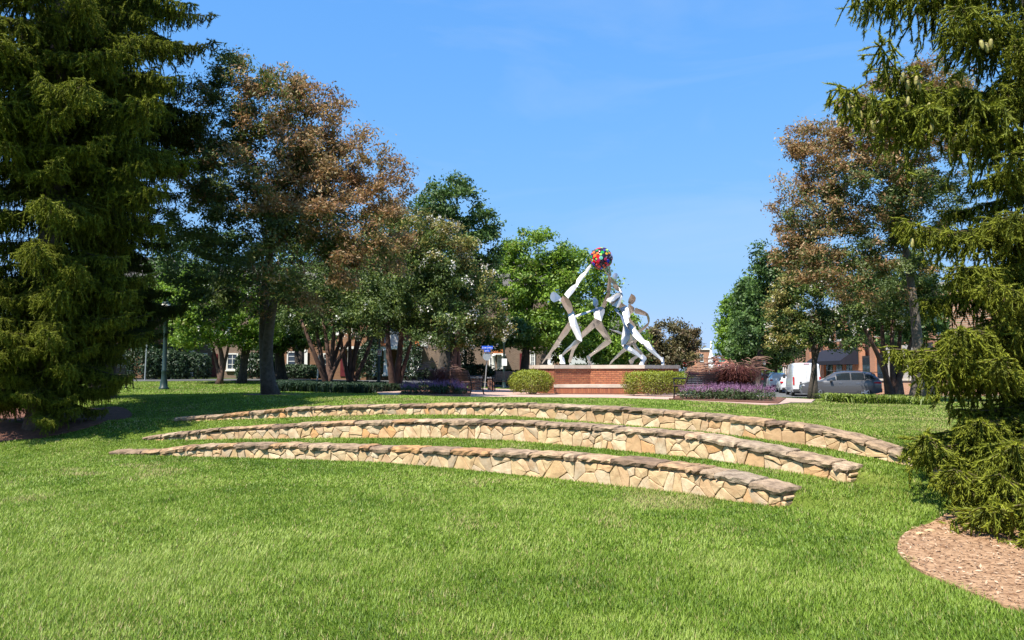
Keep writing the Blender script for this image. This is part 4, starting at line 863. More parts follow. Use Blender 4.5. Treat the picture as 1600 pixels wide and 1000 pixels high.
for i, (px, Y, bl, lab) in enumerate(((1212, 100, [(1195,555,30,22,0),(1220,550,30,26,0)], 'far tree low behind the street trees'), (1240, 110, [(1240,520,50,40,0),(1280,530,40,40,0)], 'far tree behind the parked cars'), (985, 75, [(985,555,30,20,0),(960,560,30,18,0)], 'far low tree seen between the legs of the statue'))):
    broadleaf('background_tree', lab, 'tree', gb(px, Y), bl, Y, [(px, 560, 0)], .3, 110, 60, .5, M['leaf_dark'], M['bark_dark'], 70 + i, None, 0, None, 1.0)

# ------------------------------------------------------------------ clipped shrubs, hedges, ground cover, flower beds
M['leaf_box'] = leafmat('clipped shrub leaves', [(.09, .11, .008), (.21, .25, .016), (.34, .37, .03)], [(.18, .13, .05), (.24, .18, .08)], .3)
M['leaf_hedge'] = leafmat('dark hedge leaves', [(.01, .03, .012), (.022, .05, .018), (.045, .085, .025)], None, .25)
def shrub(name, label, cat, c, half, n, lsize, m, seed, box=.5, dryf=None, group=None, stems=True, asp=.5):
    """leaf shell over a rounded block; c is the base centre"""
    rg = np.random.default_rng(seed); c = np.array(c, float); root = thing(name, label, cat, c, 0, group); d = unit(rg.normal(0, 1, (n, 3))); d[:, 2] = np.where(d[:, 2] < -.75, -d[:, 2], d[:, 2])
    q = d / np.maximum(np.abs(d).max(1, keepdims=True), 1e-6); s = d * (1 - box) + q * box * .92; lump = 1 + .10 * np.sin(s[:, :1] * 7 + seed) * np.sin(s[:, 1:2] * 6 + 1) + .06 * rg.normal(0, 1, (n, 1)); f = 1 - .30 * rg.random((n, 1)) ** 2.2
    half = np.array(half); p = s * f * lump * half; p[:, 2] = np.maximum(p[:, 2] + half[2], .03)
    Nn = d * 1.3 + rg.normal(0, .55, (n, 3)) + np.array([0, 0, .2]); D = rg.normal(0, 1, (n, 3)) + np.array([0, 0, .5]); l = lsize * rg.uniform(.6, 1.3, n); tint = np.clip(rg.normal(.5, .22, n) + .15 * (p[:, 2] / (2 * half[2]) - .5), 0, 1)
    dry = np.zeros(n) if dryf is None else (rg.random(n) < dryf(p[:, 2] / (2 * half[2]))) * rg.uniform(.5, 1, n)
    leaves('foliage', p, D, Nn, l, l * asp, m, tint, dry, root)
    mb = MB()
    for k in range(14 if stems else 5):
        a = rg.uniform(0, 6.28); e = np.array([math.cos(a), math.sin(a), 0]) * half * rg.uniform(.2, .75); mb.tube([e * .35, e * .8 + np.array([0, 0, half[2] * .8]), e + np.array([0, 0, half[2] * 1.5])], [.02, .014, .006], 4)
    mb.build('stems', M['bark'], root); return root
g1 = W(830, 613, 27.2); shrub('clipped_shrub', 'rounded clipped yellow-green shrub left of the pedestal steps', 'shrub', (g1[0], 27.4, PZ + .03), (.78, .65, .44), 12000, .055, M['leaf_box'], 1, .30, lambda h: .30 * (h < .5))
g2 = W(1028, 618, 26.2); shrub('clipped_shrub', 'long clipped yellow-green hedge block right of the pedestal steps', 'shrub', (g2[0], 26.7, PZ + .03), (1.12, .6, .42), 15000, .055, M['leaf_box'], 2, .72, lambda h: .45 * (h < .55))
# low dark ground cover under the crape myrtles
def clump(name, label, cat, poly, n, h, m, seed, w=.02, group=None, arch=.6, tips=None, z0=.0, dry=.0, kind=None, soft=True):
    """strap leaves springing from the bed and arching over"""
    rg = np.random.default_rng(seed); xs = [p[0] for p in poly]; ys = [p[1] for p in poly]; P = []
    while len(P) < n:
        a = rg.uniform((min(xs), min(ys)), (max(xs), max(ys)), (n * 2, 2)); a = a[inside(poly, a[:, 0], a[:, 1])]; P = a if len(P) == 0 else np.concatenate([P, a])
    P = P[:n]; z = zg(P[:, 0], P[:, 1]) + z0; a = rg.uniform(0, 2 * math.pi, n); hh = h * rg.uniform(.6, 1.15, n); o = np.array([np.mean(xs), np.mean(ys), float(zg1(np.mean(xs), np.mean(ys)))]); d = np.stack([np.cos(a), np.sin(a)], 1); s = np.stack([-np.sin(a), np.cos(a)], 1) * w; ar = arch * rg.uniform(.4, 1.2, n) * hh
    def pt(f, zf, ww): return np.concatenate([P + d * (ar * f)[:, None] + s * ww, (z + hh * zf)[:, None]], 1)
    V = np.stack([pt(0, 0, 1), pt(0, 0, -1), pt(.35, .75, -1), pt(.35, .75, 1), pt(.35, .75, 1), pt(.35, .75, -1), pt(1, .9 - .25, -.2), pt(1, .9 - .25, .2)], 1).reshape(-1, 3) - o
    root = tag(bpy.data.objects.new(name, None), label, cat, group); col.objects.link(root); root.location = tuple(o); t = np.repeat(np.clip(rg.normal(.5, .22, n), 0, 1), 2); dr = np.repeat((rg.random(n) < dry) * .9, 2)
    o_ = npmesh('leaf_mass', V, 4, m, {'tint': t, 'dry': dr}, root); o_['kind'] = 'stuff'; return root, o
M['liriope'] = leafmat('strap leaf ground cover', [(.06, .10, .010), (.15, .21, .02), (.25, .30, .04)], [(.2, .17, .07), (.25, .2, .1)], .3)
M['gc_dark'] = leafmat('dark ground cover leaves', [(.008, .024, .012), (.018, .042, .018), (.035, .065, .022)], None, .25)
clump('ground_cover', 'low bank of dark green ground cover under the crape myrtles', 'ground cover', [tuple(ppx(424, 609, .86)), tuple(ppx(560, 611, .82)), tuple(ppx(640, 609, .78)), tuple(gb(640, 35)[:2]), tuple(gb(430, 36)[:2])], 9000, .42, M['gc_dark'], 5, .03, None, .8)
clump('ground_cover', 'bank of light green strap leaves on the lawn edge before the gray car', 'ground cover', [tuple(G(1288, 628)[:2]), tuple(G(1360, 632)[:2]), tuple(G(1450, 634)[:2]), tuple(gb(1470, 30)[:2]), tuple(gb(1290, 32)[:2])], 5200, .36, M['liriope'], 6, .018, None, 1.7, dry=.06)
# purple flowers: leafy mounds with flower spikes
M['salvia_leaf'] = leafmat('sage leaves', [(.03, .055, .02), (.06, .1, .03), (.1, .14, .05)], None, .3)
M['salvia'] = leafmat('purple flower spikes', [(.18, .07, .17), (.31, .15, .28), (.43, .26, .39)], [(.3, .2, .3), (.3, .2, .3)], .3)
def salvia(label, c, half, seed, ns, group='purple flowering sage clumps'):
    rg = np.random.default_rng(seed); r = shrub('sage_plant', label, 'flowers', c, half, int(900 * half[0] / .4), .07, M['salvia_leaf'], seed, .35, None, group, False, .35); n = ns
    a = rg.uniform(0, 6.28, n); q = np.sqrt(rg.random(n)) * .95; b = np.stack([np.cos(a) * q * half[0], np.sin(a) * q * half[1], half[2] * (1.1 + .75 * np.sqrt(1 - q * q))], 1); d = unit(np.stack([np.cos(a) * q * .5, np.sin(a) * q * .5, np.ones(n)], 1) + rg.normal(0, .15, (n, 3))); l = rg.uniform(.13, .27, n)
    k = 16; f = np.tile(np.linspace(.1, 1, k), n); C = np.repeat(b, k, 0) + np.repeat(d * l[:, None], k, 0) * f[:, None] + rg.normal(0, .010, (n * k, 3)); sz = (.034 * (1.15 - f * .8))
    leaves('flower_spikes', C, np.repeat(d, k, 0) * .5 + rg.normal(0, .8, (n * k, 3)), rg.normal(0, 1, (n * k, 3)), sz, sz * .8, M['salvia'], np.clip(np.repeat(rg.uniform(.2, .8, n), k) + rg.normal(0, .15, n * k), 0, 1), np.zeros(n * k), r)
for i, (px, w, h, lab) in enumerate(((1083, 22, .22, 'purple sage clump beside the foot of the right bench'), (1112, 22, .24, 'purple sage clump in front of the right bench back'), (1140, 22, .25, 'purple sage clump below the middle of the red fountain grass'), (1163, 20, .22, 'purple sage clump below the right edge of the red fountain grass'), (1188, 22, .25, 'purple sage clump at the right end of the bed beside the street'))):
    y = 22.9 + .25 * (i % 2); p = W(px, 620, y); salvia(lab, (p[0], y, zg1(p[0], y) + .05), (w / FPX * y, .45, h * .72), 80 + i, 110)
for i, (px, w, h, lab) in enumerate(((640, 13, .2, 'small faded sage clump at the left end of the left flower bed'), (664, 20, .27, 'large purple sage clump in the left flower bed'), (684, 14, .24, 'purple sage clump in front of the dry left fountain grass'), (706, 14, .26, 'purple sage clump behind the left bench'), (719, 9, .17, 'small bright violet sage clump next to the left bench legs'))):
    y = 26.3 + .3 * (i % 2); p = W(px, 615, y); salvia(lab, (p[0], y, zg1(p[0], y) + .05), (w / FPX * y, .4, h * .75), 90 + i, 75)
# fountain grass
M['fgrass'] = leafmat('red fountain grass blades', [(.07, .022, .022), (.15, .05, .042), (.24, .10, .07)], None, .3); M['plume'] = leafmat('fountain grass plumes', [(.17, .075, .06), (.28, .15, .105), (.4, .25, .17)], None, .35)
def fountain(label, c, R, H, n, npl, seed):
    rg = np.random.default_rng(seed); root = thing('fountain_grass', label, 'grass plant', c, 0, 'red fountain grass'); a = rg.uniform(0, 6.28, n); r = R * rg.uniform(.25, 1.05, n); h = H * rg.uniform(.7, 1.1, n) * (1.05 - .25 * r / R); d = np.stack([np.cos(a), np.sin(a)], 1); s = np.stack([-np.sin(a), np.cos(a)], 1); b0 = rg.normal(0, R * .14, (n, 2)); Q = []
    ts = np.linspace(0, 1, 6); w = .010
    def pt(t, ww): return np.concatenate([b0 + d * (r * t ** 1.4)[:, None] + s * ww, (h * (1.75 * t - 1.05 * t ** 2.2))[:, None]], 1)
    for i in range(5): w0 = w * (1 - .7 * ts[i]); w1 = w * (1 - .7 * ts[i + 1]); Q.append(np.stack([pt(ts[i], -w0), pt(ts[i], w0), pt(ts[i + 1], w1), pt(ts[i + 1], -w1)], 1))
    V = np.stack(Q, 1).reshape(-1, 3); o = npmesh('blades', V, 4, M['fgrass'], {'tint': np.repeat(np.clip(rg.normal(.5, .25, n), 0, 1), 5), 'dry': np.zeros(n * 5)}, root); o['kind'] = 'stuff'
    mb = MB()
    for k in range(npl):
        a = rg.uniform(0, 6.28); q = R * rg.uniform(.7, 1.25); hh = H * rg.uniform(.75, 1.1); dx, dy = math.cos(a), math.sin(a); t = np.linspace(.72, 1.05, 6); P = [(dx * q * u ** 1.4, dy * q * u ** 1.4, hh * (1.85 * u - 1.0 * u ** 2.2)) for u in t]; mb.tube(P, [.005, .013, .016, .015, .011, .004], 4)
    o = mb.build('plumes', M['plume'], root); o['kind'] = 'stuff'
    at_ = o.data.attributes.new('tint', 'FLOAT', 'FACE'); at_.data.foreach_set('value', np.repeat(rg.random(npl), len(o.data.polygons) // npl).astype(np.float32))
p = W(1150, 606, 24.2); fountain('large mound of red fountain grass with pale plumes behind the purple sage', (p[0], 24.2, zg1(p[0], 24.2)), .98, 1.5, 2600, 90, 1)
p = W(1118, 606, 24.8); fountain('smaller red fountain grass behind the right bench', (p[0], 24.8, zg1(p[0], 24.8)), .8, 1.35, 1500, 50, 2)
p = W(688, 610, 27.2); fountain('thin dry fountain grass in the left flower bed before the slanted trunk', (p[0], 27.2, zg1(p[0], 27.2)), .75, 1.3, 520, 40, 3)
# hedges and bushes by the houses
for i, (px, Y, hw, hh, lab) in enumerate(((225, 44, 1.1, .95, 'tall dark hedge bush behind the lone sign post at far left'), (262, 44.4, 1.2, .9, 'dark hedge bush behind the green lamp post'), (300, 45, 1.1, .8, 'dark hedge bush right of the green lamp post'), (400, 45, 1.3, .8, 'dark hedge bush behind the big locust trunk'),
     (465, 46, 1.6, .45, 'low dark hedge below the white house window'), (578, 47, .75, 1.25, 'rounded tall evergreen left of the orange porch'), (640, 44, .7, 1.2, 'loose evergreen bush before the white porch'), (675, 46, 1.0, .4, 'low bush before the beige brick wall'), (722, 47, .8, 1.35, 'tall dark arch shaped evergreen against the beige brick wall'), (738, 46.5, 1.4, .55, 'low dark hedge along the beige brick wall'), (790, 46, 1.2, .5, 'low dark hedge behind the slatted bench'), (905, 66, .9, 1.1, 'dark bush seen between the legs of the left figure'), (925, 70, 1.0, 1.2, 'dark bush seen under the middle of the statue'))):
    p = W(px, 590, Y); shrub('hedge_bush', lab, 'bush', (p[0], Y, zg1(p[0], Y)), (hw, .7, hh), int(2600 * hw), .17, M['leaf_hedge'], 100 + i, .5, None, 'dark bushes by the houses', False)

# ------------------------------------------------------------------ benches
def bench(label, c, f, wood, L=1.5, grp='park benches'):
    """f: facing direction in plan; local frame: x along the seat, -y the facing side"""
    rz = math.atan2(f[1], f[0]) + math.pi / 2; t = thing('park_bench', label, 'bench', c, rz, grp)
    mb = MB()
    for k in range(7): mb.box((0, -.24 + .068 * k, .44 - .004 * k), (L, .055, .024), 0, .004)
    mb.build('seat', wood, t); mb = MB()
    for k in range(7): z = .50 + .055 * k; mb.box((0, .205 + .05 * k / 2.2, z), (L, .022, .045), 0, .004)
    mb.build('backrest', wood, t)
    for s in (-1, 1):
        mb = MB(); x = s * (L / 2 - .03)
        def bar(P, r=.02): mb.tube([(x, a, b) for a, b in P], r, 6)
        bar([(-.30, 0), (-.27, .2), (-.25, .42), (-.29, .55), (-.27, .64)], .024); bar([(.24, 0), (.17, .22), (.2, .44), (.27, .68), (.35, .88)], .024)
        bar([(-.28, .42), (0, .40), (.2, .42)]); bar([(-.30, .645), (-.15, .66), (.05, .65), (.26, .66)], .022); bar([(-.24, .16), (-.05, .25), (.16, .18)], .014)
        bar([(-.05 + .09 * math.cos(q), .53 + .08 * math.sin(q)) for q in np.linspace(0, 5.6, 10)], .012); bar([(-.30, .02), (-.36, .0)], .022); bar([(.24, .02), (.30, .0)], .022)
        mb.build('side_frame', M['black'], t)
    return t
def gp(px, Y, dz=.0): X = (px - 800) / FPX * Y; return (X, Y, zg1(X, Y) + dz)
bench('dark wooden bench with black arms beside the left flower bed, turned away', gp(731, 27.2, .04), (.88, .47), M['wood'])
bench('dark wooden bench half hidden by red fountain grass at the right of the plaza', gp(1087, 23.6, .04), (-.57, .82), M['wood'])
bench('grey-brown slatted bench behind the round clipped shrub, facing the lawn', gp(797, 32, .04), (-.2, -1), M['wood_grey'])
bench('black bench in the shade under the left spruces', gp(176, 29.2, .0), (.05, 1), M['black'])

# ------------------------------------------------------------------ lamps, posts and signs
M['lamp_glass'] = mat('frosted lamp globe', (.7, .66, .55), .25, spec=.6)
def lamp(label, c, H, m, sc=1.0, grp='post top lamps'):
    t = thing('street_lamp', label, 'lamp post', c, 0, grp)
    MB().lathe([(.20 * sc, 0), (.20 * sc, .05), (.15 * sc, .10), (.135 * sc, .3), (.105 * sc, .45), (.10 * sc, .7), (.115 * sc, .74), (.085 * sc, .80), (.07 * sc, H - .62), (.085 * sc, H - .6), (.06 * sc, H - .56), (.11 * sc, H - .5), (.11 * sc, H - .46)], 14).build('pole', m, t, None, True)
    MB().lathe([(.10 * sc, H - .46), (.17 * sc, H - .36), (.19 * sc, H - .24), (.15 * sc, H - .1)], 14).build('lamp_globe', M['lamp_glass'], t, None, True)
    MB().lathe([(.18 * sc, H - .12), (.15 * sc, H - .07), (.06 * sc, H - .02), (.02 * sc, H + .06)], 14).build('lamp_cap', m, t, None, True); return t
lamp('dark green lamp post with flared base on the left lawn', gp(258, 30), 3.6, M['green_iron'])
lamp('green lamp post carrying a small white no parking sign, before the white porch', gp(592.5, 36), 4.2, M['green_iron'], .7)
lamp('lamp post with pale lantern and white notice behind the grey bench', gp(787.5, 40), 2.95, M['green_iron'], .75)
lamp('slim green lamp post beside the parked cars on the street', gp(1193.5, 66), 2.9, M['green_iron'], .8)
def post(name, label, cat, c, top, r, m): 
    t = thing(name, label, cat, c); MB().tube([(0, 0, -.1), tuple(np.array(top) - np.array(c))], r, 8).build('pole', m, t); return t
def rect_sign(name, label, c, w, h, m, extra=None):
    t = thing(name, label, 'sign', c); MB().box((0, 0, 0), (w, .012, h), 0, .004).build('panel', m, t)
    for nm, fn, mm in (extra or []): fn(MB()).build(nm, mm, t)
    return t
M['sign_white'] = mat('white sign', (.8, .8, .78), .5); M['sign_red'] = mat('sign red', (.55, .02, .03), .5); M['sign_blue'] = mat('sign blue', (.01, .09, .62), .4); M['sign_grey'] = mat('sign back aluminium', (.45, .5, .54), .45, .6, c2=(.38, .42, .46), scale=9); M['sign_teal'] = mat('sign teal', (.02, .35, .28), .5); M['amber'] = mat('amber lamp', (.8, .38, .03), .4)
def ring_bar(mb):
    mb.add([(math.cos(a) * r, -.009, .05 + math.sin(a) * r) for r in (.075, .05) for a in np.linspace(0, 2 * math.pi, 17)[:-1]], [(i, 16 + i, 16 + (i + 1) % 16, (i + 1) % 16) for i in range(16)]); mb.box((0, -.0085, .05), (.11, .002, .02)); mb.box((0, -.0085, -.09), (.11, .002, .03)); return mb
rect_sign('parking_sign', 'small white no parking sign with red ring on the green lamp post', (W(593, 551, 35.85)[0], 35.85, W(593, 551, 35.85)[2]), .2, .32, M['sign_white'], [('symbol', ring_bar, M['sign_red'])])
rect_sign('notice_sign', 'blank white notice on the lamp post behind the grey bench', (W(788, 566, 39.8)[0], 39.8, W(788, 566, 39.8)[2]), .28, .38, M['sign_white'])
b = gp(757, 37.5); t = post('sign_post', 'leaning metal sign post with grey stop sign back and blue street name blades', 'sign post', b, W(763, 539, 37.4), .03, M['galv'])
def loc_on(px, py, Y, root): return np.array(W(px, py, Y)) - np.array(root.location)
q = loc_on(760.7, 557, 37.3, t); rr = 6.7 / FPX * 37.3; MB().prism([(q[0] + rr * math.cos(a), q[1], q[2] + rr * math.sin(a)) for a in np.arange(8) * math.pi / 4 + math.pi / 8], (0, -.006, 0)).build('stop_sign_back', M['sign_grey'], t)
for px, py, w, h in ((761.5, 543, 17.5, 5), (761.3, 548, 9.5, 3.6)):
    q = loc_on(px, py, 37.25, t); s = 37.25 / FPX; bl = MB().box(q, (w * s, .012, h * s)).build('street_name_blade', M['sign_blue'], t)
    mb = MB(); x = -w / 2 + (1.0 if w > 12 else 1.4); k = 0                                  # the white lettering, too far off to read
    while x < w / 2 - 1.2:
        l = rnd.choice((.7, .9, 1.1)); hh = h * (.62 if (k % 6 == 0) else .42)
        if k % 7 != 5:
            mb.box((q[0] + (x + .12) * s, q[1] - .0075, q[2] - h * .06 * s), (.24 * s, .003, hh * s)); mb.box((q[0] + (x + l * .5) * s, q[1] - .0078, q[2] - h * .06 * s + rnd.choice((-.4, 0, .4)) * hh * s), (l * .7 * s, .003, .3 * s))
            if rnd.random() < .6: mb.box((q[0] + (x + l * .75) * s, q[1] - .0072, q[2] - h * .06 * s), (.22 * s, .003, hh * s * .9))
        x += l + .35; k += 1
    mb.build('lettering', M['sign_white'], bl)
post('sign_post', 'thin bare sign post beside the far left hedge and mulch', 'sign post', gp(228, 42.5), W(229.5, 535, 42.5), .035, M['galv'])
post('sign_post', 'pale leaning post beside the dark many-stemmed crape myrtle', 'sign post', gp(496, 35.5), W(500, 539, 35.5), .035, M['galv'])
t = post('sign_post', 'rounded grey sign back on a post peeking left of the big locust trunk', 'sign post', gp(414, 40), W(414, 522, 40), .03, M['galv']); q = loc_on(413, 536, 39.95, t); MB().box(q, (.34, .012, .75), 0, .05).build('panel', M['sign_grey'], t)
def text_mesh(body, size, m, parent, loc, rot=(math.pi / 2, 0, 0), ext=.002):
    cu = bpy.data.curves.new('lettering', 'FONT'); cu.body = body; cu.size = size; cu.align_x = 'CENTER'; cu.align_y = 'CENTER'; cu.extrude = ext
    o = bpy.data.objects.new('tmp', cu); col.objects.link(o); dg = bpy.context.evaluated_depsgraph_get(); me = bpy.data.meshes.new_from_object(o.evaluated_get(dg)); bpy.data.objects.remove(o); me.name = 'lettering'
    me.materials.clear(); me.materials.append(m); o = link('lettering', me, parent, loc); o.rotation_euler = rot; return o
t = post('stop_sign', 'red stop sign facing the plaza, far down the street under the olive tree', 'sign', gp(1069.5, 72), W(1070, 566, 72), .04, M['galv']); q = loc_on(1070.5, 569.5, 71.9, t); rr = .27; pn = MB().prism([(q[0] + rr * math.cos(a), q[1], q[2] + rr * math.sin(a)) for a in np.arange(8) * math.pi / 4 + math.pi / 8], (0, .01, 0)).build('panel', M['sign_red'], t); text_mesh('STOP', .2, M['sign_white'], pn, (q[0], q[1] - .006, q[2]))
t = post('sign_post', 'diamond shaped sign back with an amber lamp on top, seen between the statue legs', 'sign post', gp(948.5, 56), W(949, 557, 56), .035, M['galv']); q = loc_on(948.5, 567, 55.9, t); MB().prism([(q[0] + dx, q[1], q[2] + dz) for dx, dz in ((-.26, 0), (0, -.28), (.26, 0), (0, .28))], (0, -.01, 0)).build('panel', M['sign_white'], t); q = loc_on(949, 555.5, 55.9, t); MB().lathe([(.05, -.1), (.1, -.03), (.1, .05), (.04, .1)], 10, q).build('amber_lamp', M['amber'], t)
t = rect_sign('street_sign', 'teal street name sign hung over the far crossing', W(1128, 564, 130), .95, .26, M['sign_teal']); MB().tube([(-2.2, .03, 0), (1.2, .03, 0)], .05, 6).build('arm', M['galv'], t)
t = thing('traffic_light', 'traffic light with a red signal over the far crossing', 'traffic light', W(1116, 564, 130)); MB().box((0, 0, 0), (.34, .25, .9), 0, .03).build('housing', M['black'], t); MB().lathe([(.02, -.01), (.14, 0), (.14, .02)], 10, (0, 0, 0)).build('red_signal', M['sign_red'], t).rotation_euler = (math.pi / 2, 0, 0); t.children[-1].location = (0, -.14, .25)

# ------------------------------------------------------------------ small brick pillars beside the left bench
for px, Y, lab in ((737, 34.6, 'left brick pillar with pale cap behind the left bench back'), (747.5, 34.2, 'middle brick pillar with pale cap behind the left bench arm'), (767, 35.2, 'right brick pillar with pale cap behind the leaning sign post')):
    t = thing('brick_pillar', lab, 'pillar', gp(px, Y, .02), 0, 'brick pillars with pale caps'); M.setdefault('brickwall', brickmat('brick wall', (.42, .16, .075), (.34, .12, .06), (.42, .33, .26)))
    MB().box((0, 0, .26), (.30, .30, .56)).build('shaft', M['brickwall'], t); MB().box((0, 0, .58), (.38, .38, .08), 0, .02).build('cap', M['lime'], t)

# ------------------------------------------------------------------ cars
M['car_glass'] = glassmat('car glass', (.015, .02, .025)); M['tyre'] = mat('tyre', (.02, .02, .02), .85); M['rim'] = mat('alloy rim', (.5, .5, .52), .3, .9); M['trim'] = mat('dark plastic trim', (.03, .03, .033), .6); M['tail'] = mat('red tail light', (.45, .01, .015), .2); M['plate'] = mat('number plate', (.7, .7, .68), .5); M['head'] = mat('headlight', (.7, .7, .7), .1, .3)
def paint(name, c): m, N, L, b = nt(name); b.inputs['Base Color'].default_value = c4(c); b.inputs['Roughness'].default_value = .3; b.inputs['Metallic'].default_value = .25; b.inputs['Coat Weight'].default_value = .8; b.inputs['Coat Roughness'].default_value = .06; return m
M['p_grey'] = paint('grey car paint', (.085, .085, .092)); M['p_white'] = paint('white car paint', (.78, .78, .78)); M['p_dark'] = paint('dark car paint', (.02, .022, .03)); M['p_silver'] = paint('silver car paint', (.4, .41, .43))
def car(name, label, cat, c, head, st_, wb, wr, pmat, grp, sidewin, rear=True, van=False, hw=.93):
    """st_: stations along the car, front first: (x, sill z, belt z, roof z, belt half width, roof half width). +x is the nose."""
    rz = math.atan2(head[1], head[0]); t = thing(name, label, cat, c, rz, grp); rings = []
    for x, zs, zbt, zr, hb, hr in st_:
        zr = max(zr, zbt + .015); up = [(hb * .93, zs), (hb * 1.0, zs + (zbt - zs) * .35), (hb, zs + (zbt - zs) * .7), (hb * .965, zbt), (hb * .965 + (hr - hb * .965) * .5, zbt + (zr - zbt) * .52), (hr, zbt + (zr - zbt) * .9), (hr * .8, zr), (hr * .3, zr + .012)]
        rings.append([(x, -y, z) for y, z in up] + [(x, y, z) for y, z in up[::-1]])
    mb = MB(); n = len(rings[0])
    for r in rings: mb.v += [tuple(p) for p in r]
    for i in range(len(rings) - 1):
        for k in range(n): mb.f.append((i * n + k, (i + 1) * n + k, (i + 1) * n + (k + 1) % n, i * n + (k + 1) % n)); mb.m.append(0)
    mb.f += [tuple(range(n)), tuple(range((len(rings) - 1) * n, len(rings) * n))[::-1]]; mb.m += [0, 0]
    body = mb.build('body', pmat, t, None, True)
    md = body.modifiers.new('bevel', 'EDGE_SPLIT'); md.split_angle = R_(40)
    X = [s[0] for s in st_][::-1]
    def sec(x, k): return float(np.interp(x, X, [s[k] for s in st_][::-1]))
    def side_pt(x, f, sg, off=.012):
        zb_, zr, hb, hr = sec(x, 2), sec(x, 3), sec(x, 4) * .965, sec(x, 5)
        h = f * (zr - zb_) ; y = np.interp(f, [0, .52, .9], [hb, hb + (hr - hb) * .5, hr]) + off; return (x, sg * y, zb_ + h)
    for sg in (-1, 1):
        for x0, x1, f0, f1 in sidewin:
            mb = MB(); P = []
            for f in np.linspace(f0, f1, 4): P.append([side_pt(x0 - (x0 - x1) * u + (0 if not van else 0), f * (min(1, .98)), sg) for u in np.linspace(0, 1, 5)])
            vs_ = [p for r in P for p in r]; mb.add(vs_, [(5 * i + j, 5 * i + j + 1, 5 * i + j + 6, 5 * i + j + 5) for i in range(3) for j in range(4)]); mb.build('window', M['car_glass'], t)
    for x in wb:
        for sg in (-1, 1):
            w = MB().lathe([(wr * .62, -.11), (wr * .93, -.115), (wr, -.08), (wr, .08), (wr * .93, .115), (wr * .62, .11)], 20).build('wheel', M['tyre'], t, (x, sg * (hw - .10), wr)); w.rotation_euler = (math.pi / 2, 0, 0)
            mb = MB(); mb.lathe([(wr * .10, .118 * s_) for s_ in (-1, 1)], 10)
            for s_ in (-1, 1):
                for k in range(5):
                    a = 2 * math.pi * k / 5; ca, sa = math.cos(a), math.sin(a); mb.box((ca * wr * .34, sa * wr * .34, .112 * s_), (wr * .55, wr * .17, .02), a)
                mb.lathe([(wr * .56, .106 * s_), (wr * .66, .12 * s_), (wr * .66, .112 * s_), (wr * .57, .104 * s_)], 20)
            mb.build('rim', M['rim'], w)
            MB().lathe([(wr * 1.16, 0), (wr * 1.16, .012)], 24).build('wheel_arch', M['trim'], t, (x, sg * (hw + (.0 if sg < 0 else -.012)), wr + .01)).rotation_euler = (math.pi / 2, 0, 0)
    return t, sec
SUV = [(2.42, .42, .72, .74, .55, .4), (2.34, .28, .86, .88, .82, .62), (1.95, .24, 1.0, 1.03, .92, .70), (1.25, .24, 1.08, 1.12, .95, .72), (1.02, .24, 1.10, 1.18, .96, .72), (.25, .24, 1.12, 1.66, .96, .66), (-.3, .24, 1.13, 1.73, .96, .66), (-1.2, .24, 1.15, 1.72, .96, .65), (-1.9, .26, 1.18, 1.64, .95, .62), (-2.25, .34, 1.2, 1.34, .92, .62), (-2.42, .42, 1.1, 1.12, .80, .55)]
sv, sec = car('parked_car', 'gray sport utility car side on behind the dark crape myrtle trunk', 'car', gp(1309, 49, .03), (-.965, .26), SUV, (1.42, -1.42), .38, M['p_grey'], 'cars on the street', [(.86, .32, .05, .55), (.28, -.55, .06, .84), (-.62, -1.38, .06, .84), (-1.44, -1.98, .12, .74)])
for s_ in (-1, 1):
    MB().box((-2.16, s_ * .80, 1.0), (.42, .30, .13), 0, .04).build('tail_light', M['tail'], sv); MB().box((2.22, s_ * .66, .80), (.26, .36, .13), 0, .04).build('headlight', M['head'], sv); MB().box((.62, s_ * 1.06, 1.13), (.16, .2, .13), 0, .04).build('mirror', M['p_grey'], sv); MB().box((-.55, s_ * .62, 1.765), (2.3, .04, .035), 0, .01).build('roof_rail', M['trim'], sv)
    for x0 in (.05, -.98): MB().box((x0, s_ * .968, .96), (.2, .03, .03), 0, .008).build('door_handle', M['rim'], sv)
    MB().box((-.05, s_ * .945, .33), (2.1, .03, .14), 0, .01).build('sill_trim', M['trim'], sv)
MB().prism([(-2.2, -.62, 1.2), (-2.2, .62, 1.2), (-2.0, .56, 1.58), (-2.0, -.56, 1.58)], (-.05, 0, .02)).build('rear_window', M['car_glass'], sv); MB().box((-2.08, 0, 1.67), (.34, 1.2, .04), 0, .015).build('spoiler', M['trim'], sv); MB().box((-2.4, 0, .5), (.12, 1.5, .28), 0, .05).build('bumper', M['trim'], sv)
VAN = [(2.98, .5, .95, .97, .72, .6), (2.85, .3, 1.15, 1.17, .95, .75), (2.2, .28, 1.3, 1.5, 1.0, .82), (1.55, .28, 1.35, 2.3, 1.02, .86), (1.2, .28, 1.36, 2.5, 1.02, .88), (-1.0, .3, 1.36, 2.54, 1.02, .9), (-2.85, .34, 1.36, 2.52, 1.02, .9), (-2.98, .4, 1.34, 2.44, 1.0, .87)]
vp = np.array(street(17.6, 6.9)); vn, sec = car('delivery_van', 'white high roofed delivery van with closed rear doors behind the gray car', 'van', (vp[0], vp[1], zg1(*vp) + .03), SD, VAN, (2.0, -1.8), .36, M['p_white'], 'cars on the street', [(1.9, 1.3, .1, .5)], van=True, hw=.98)
for s_ in (-1, 1):
    MB().box((-2.99, s_ * .92, 1.18), (.06, .1, .62), 0, .03).build('tail_light', M['tail'], vn); MB().box((-2.995, s_ * .43, 1.42), (.04, .83, 1.86), 0, .03).build('rear_door', M['p_white'], vn); MB().box((1.75, s_ * 1.14, 1.5), (.15, .2, .35), 0, .04).build('mirror', M['trim'], vn)
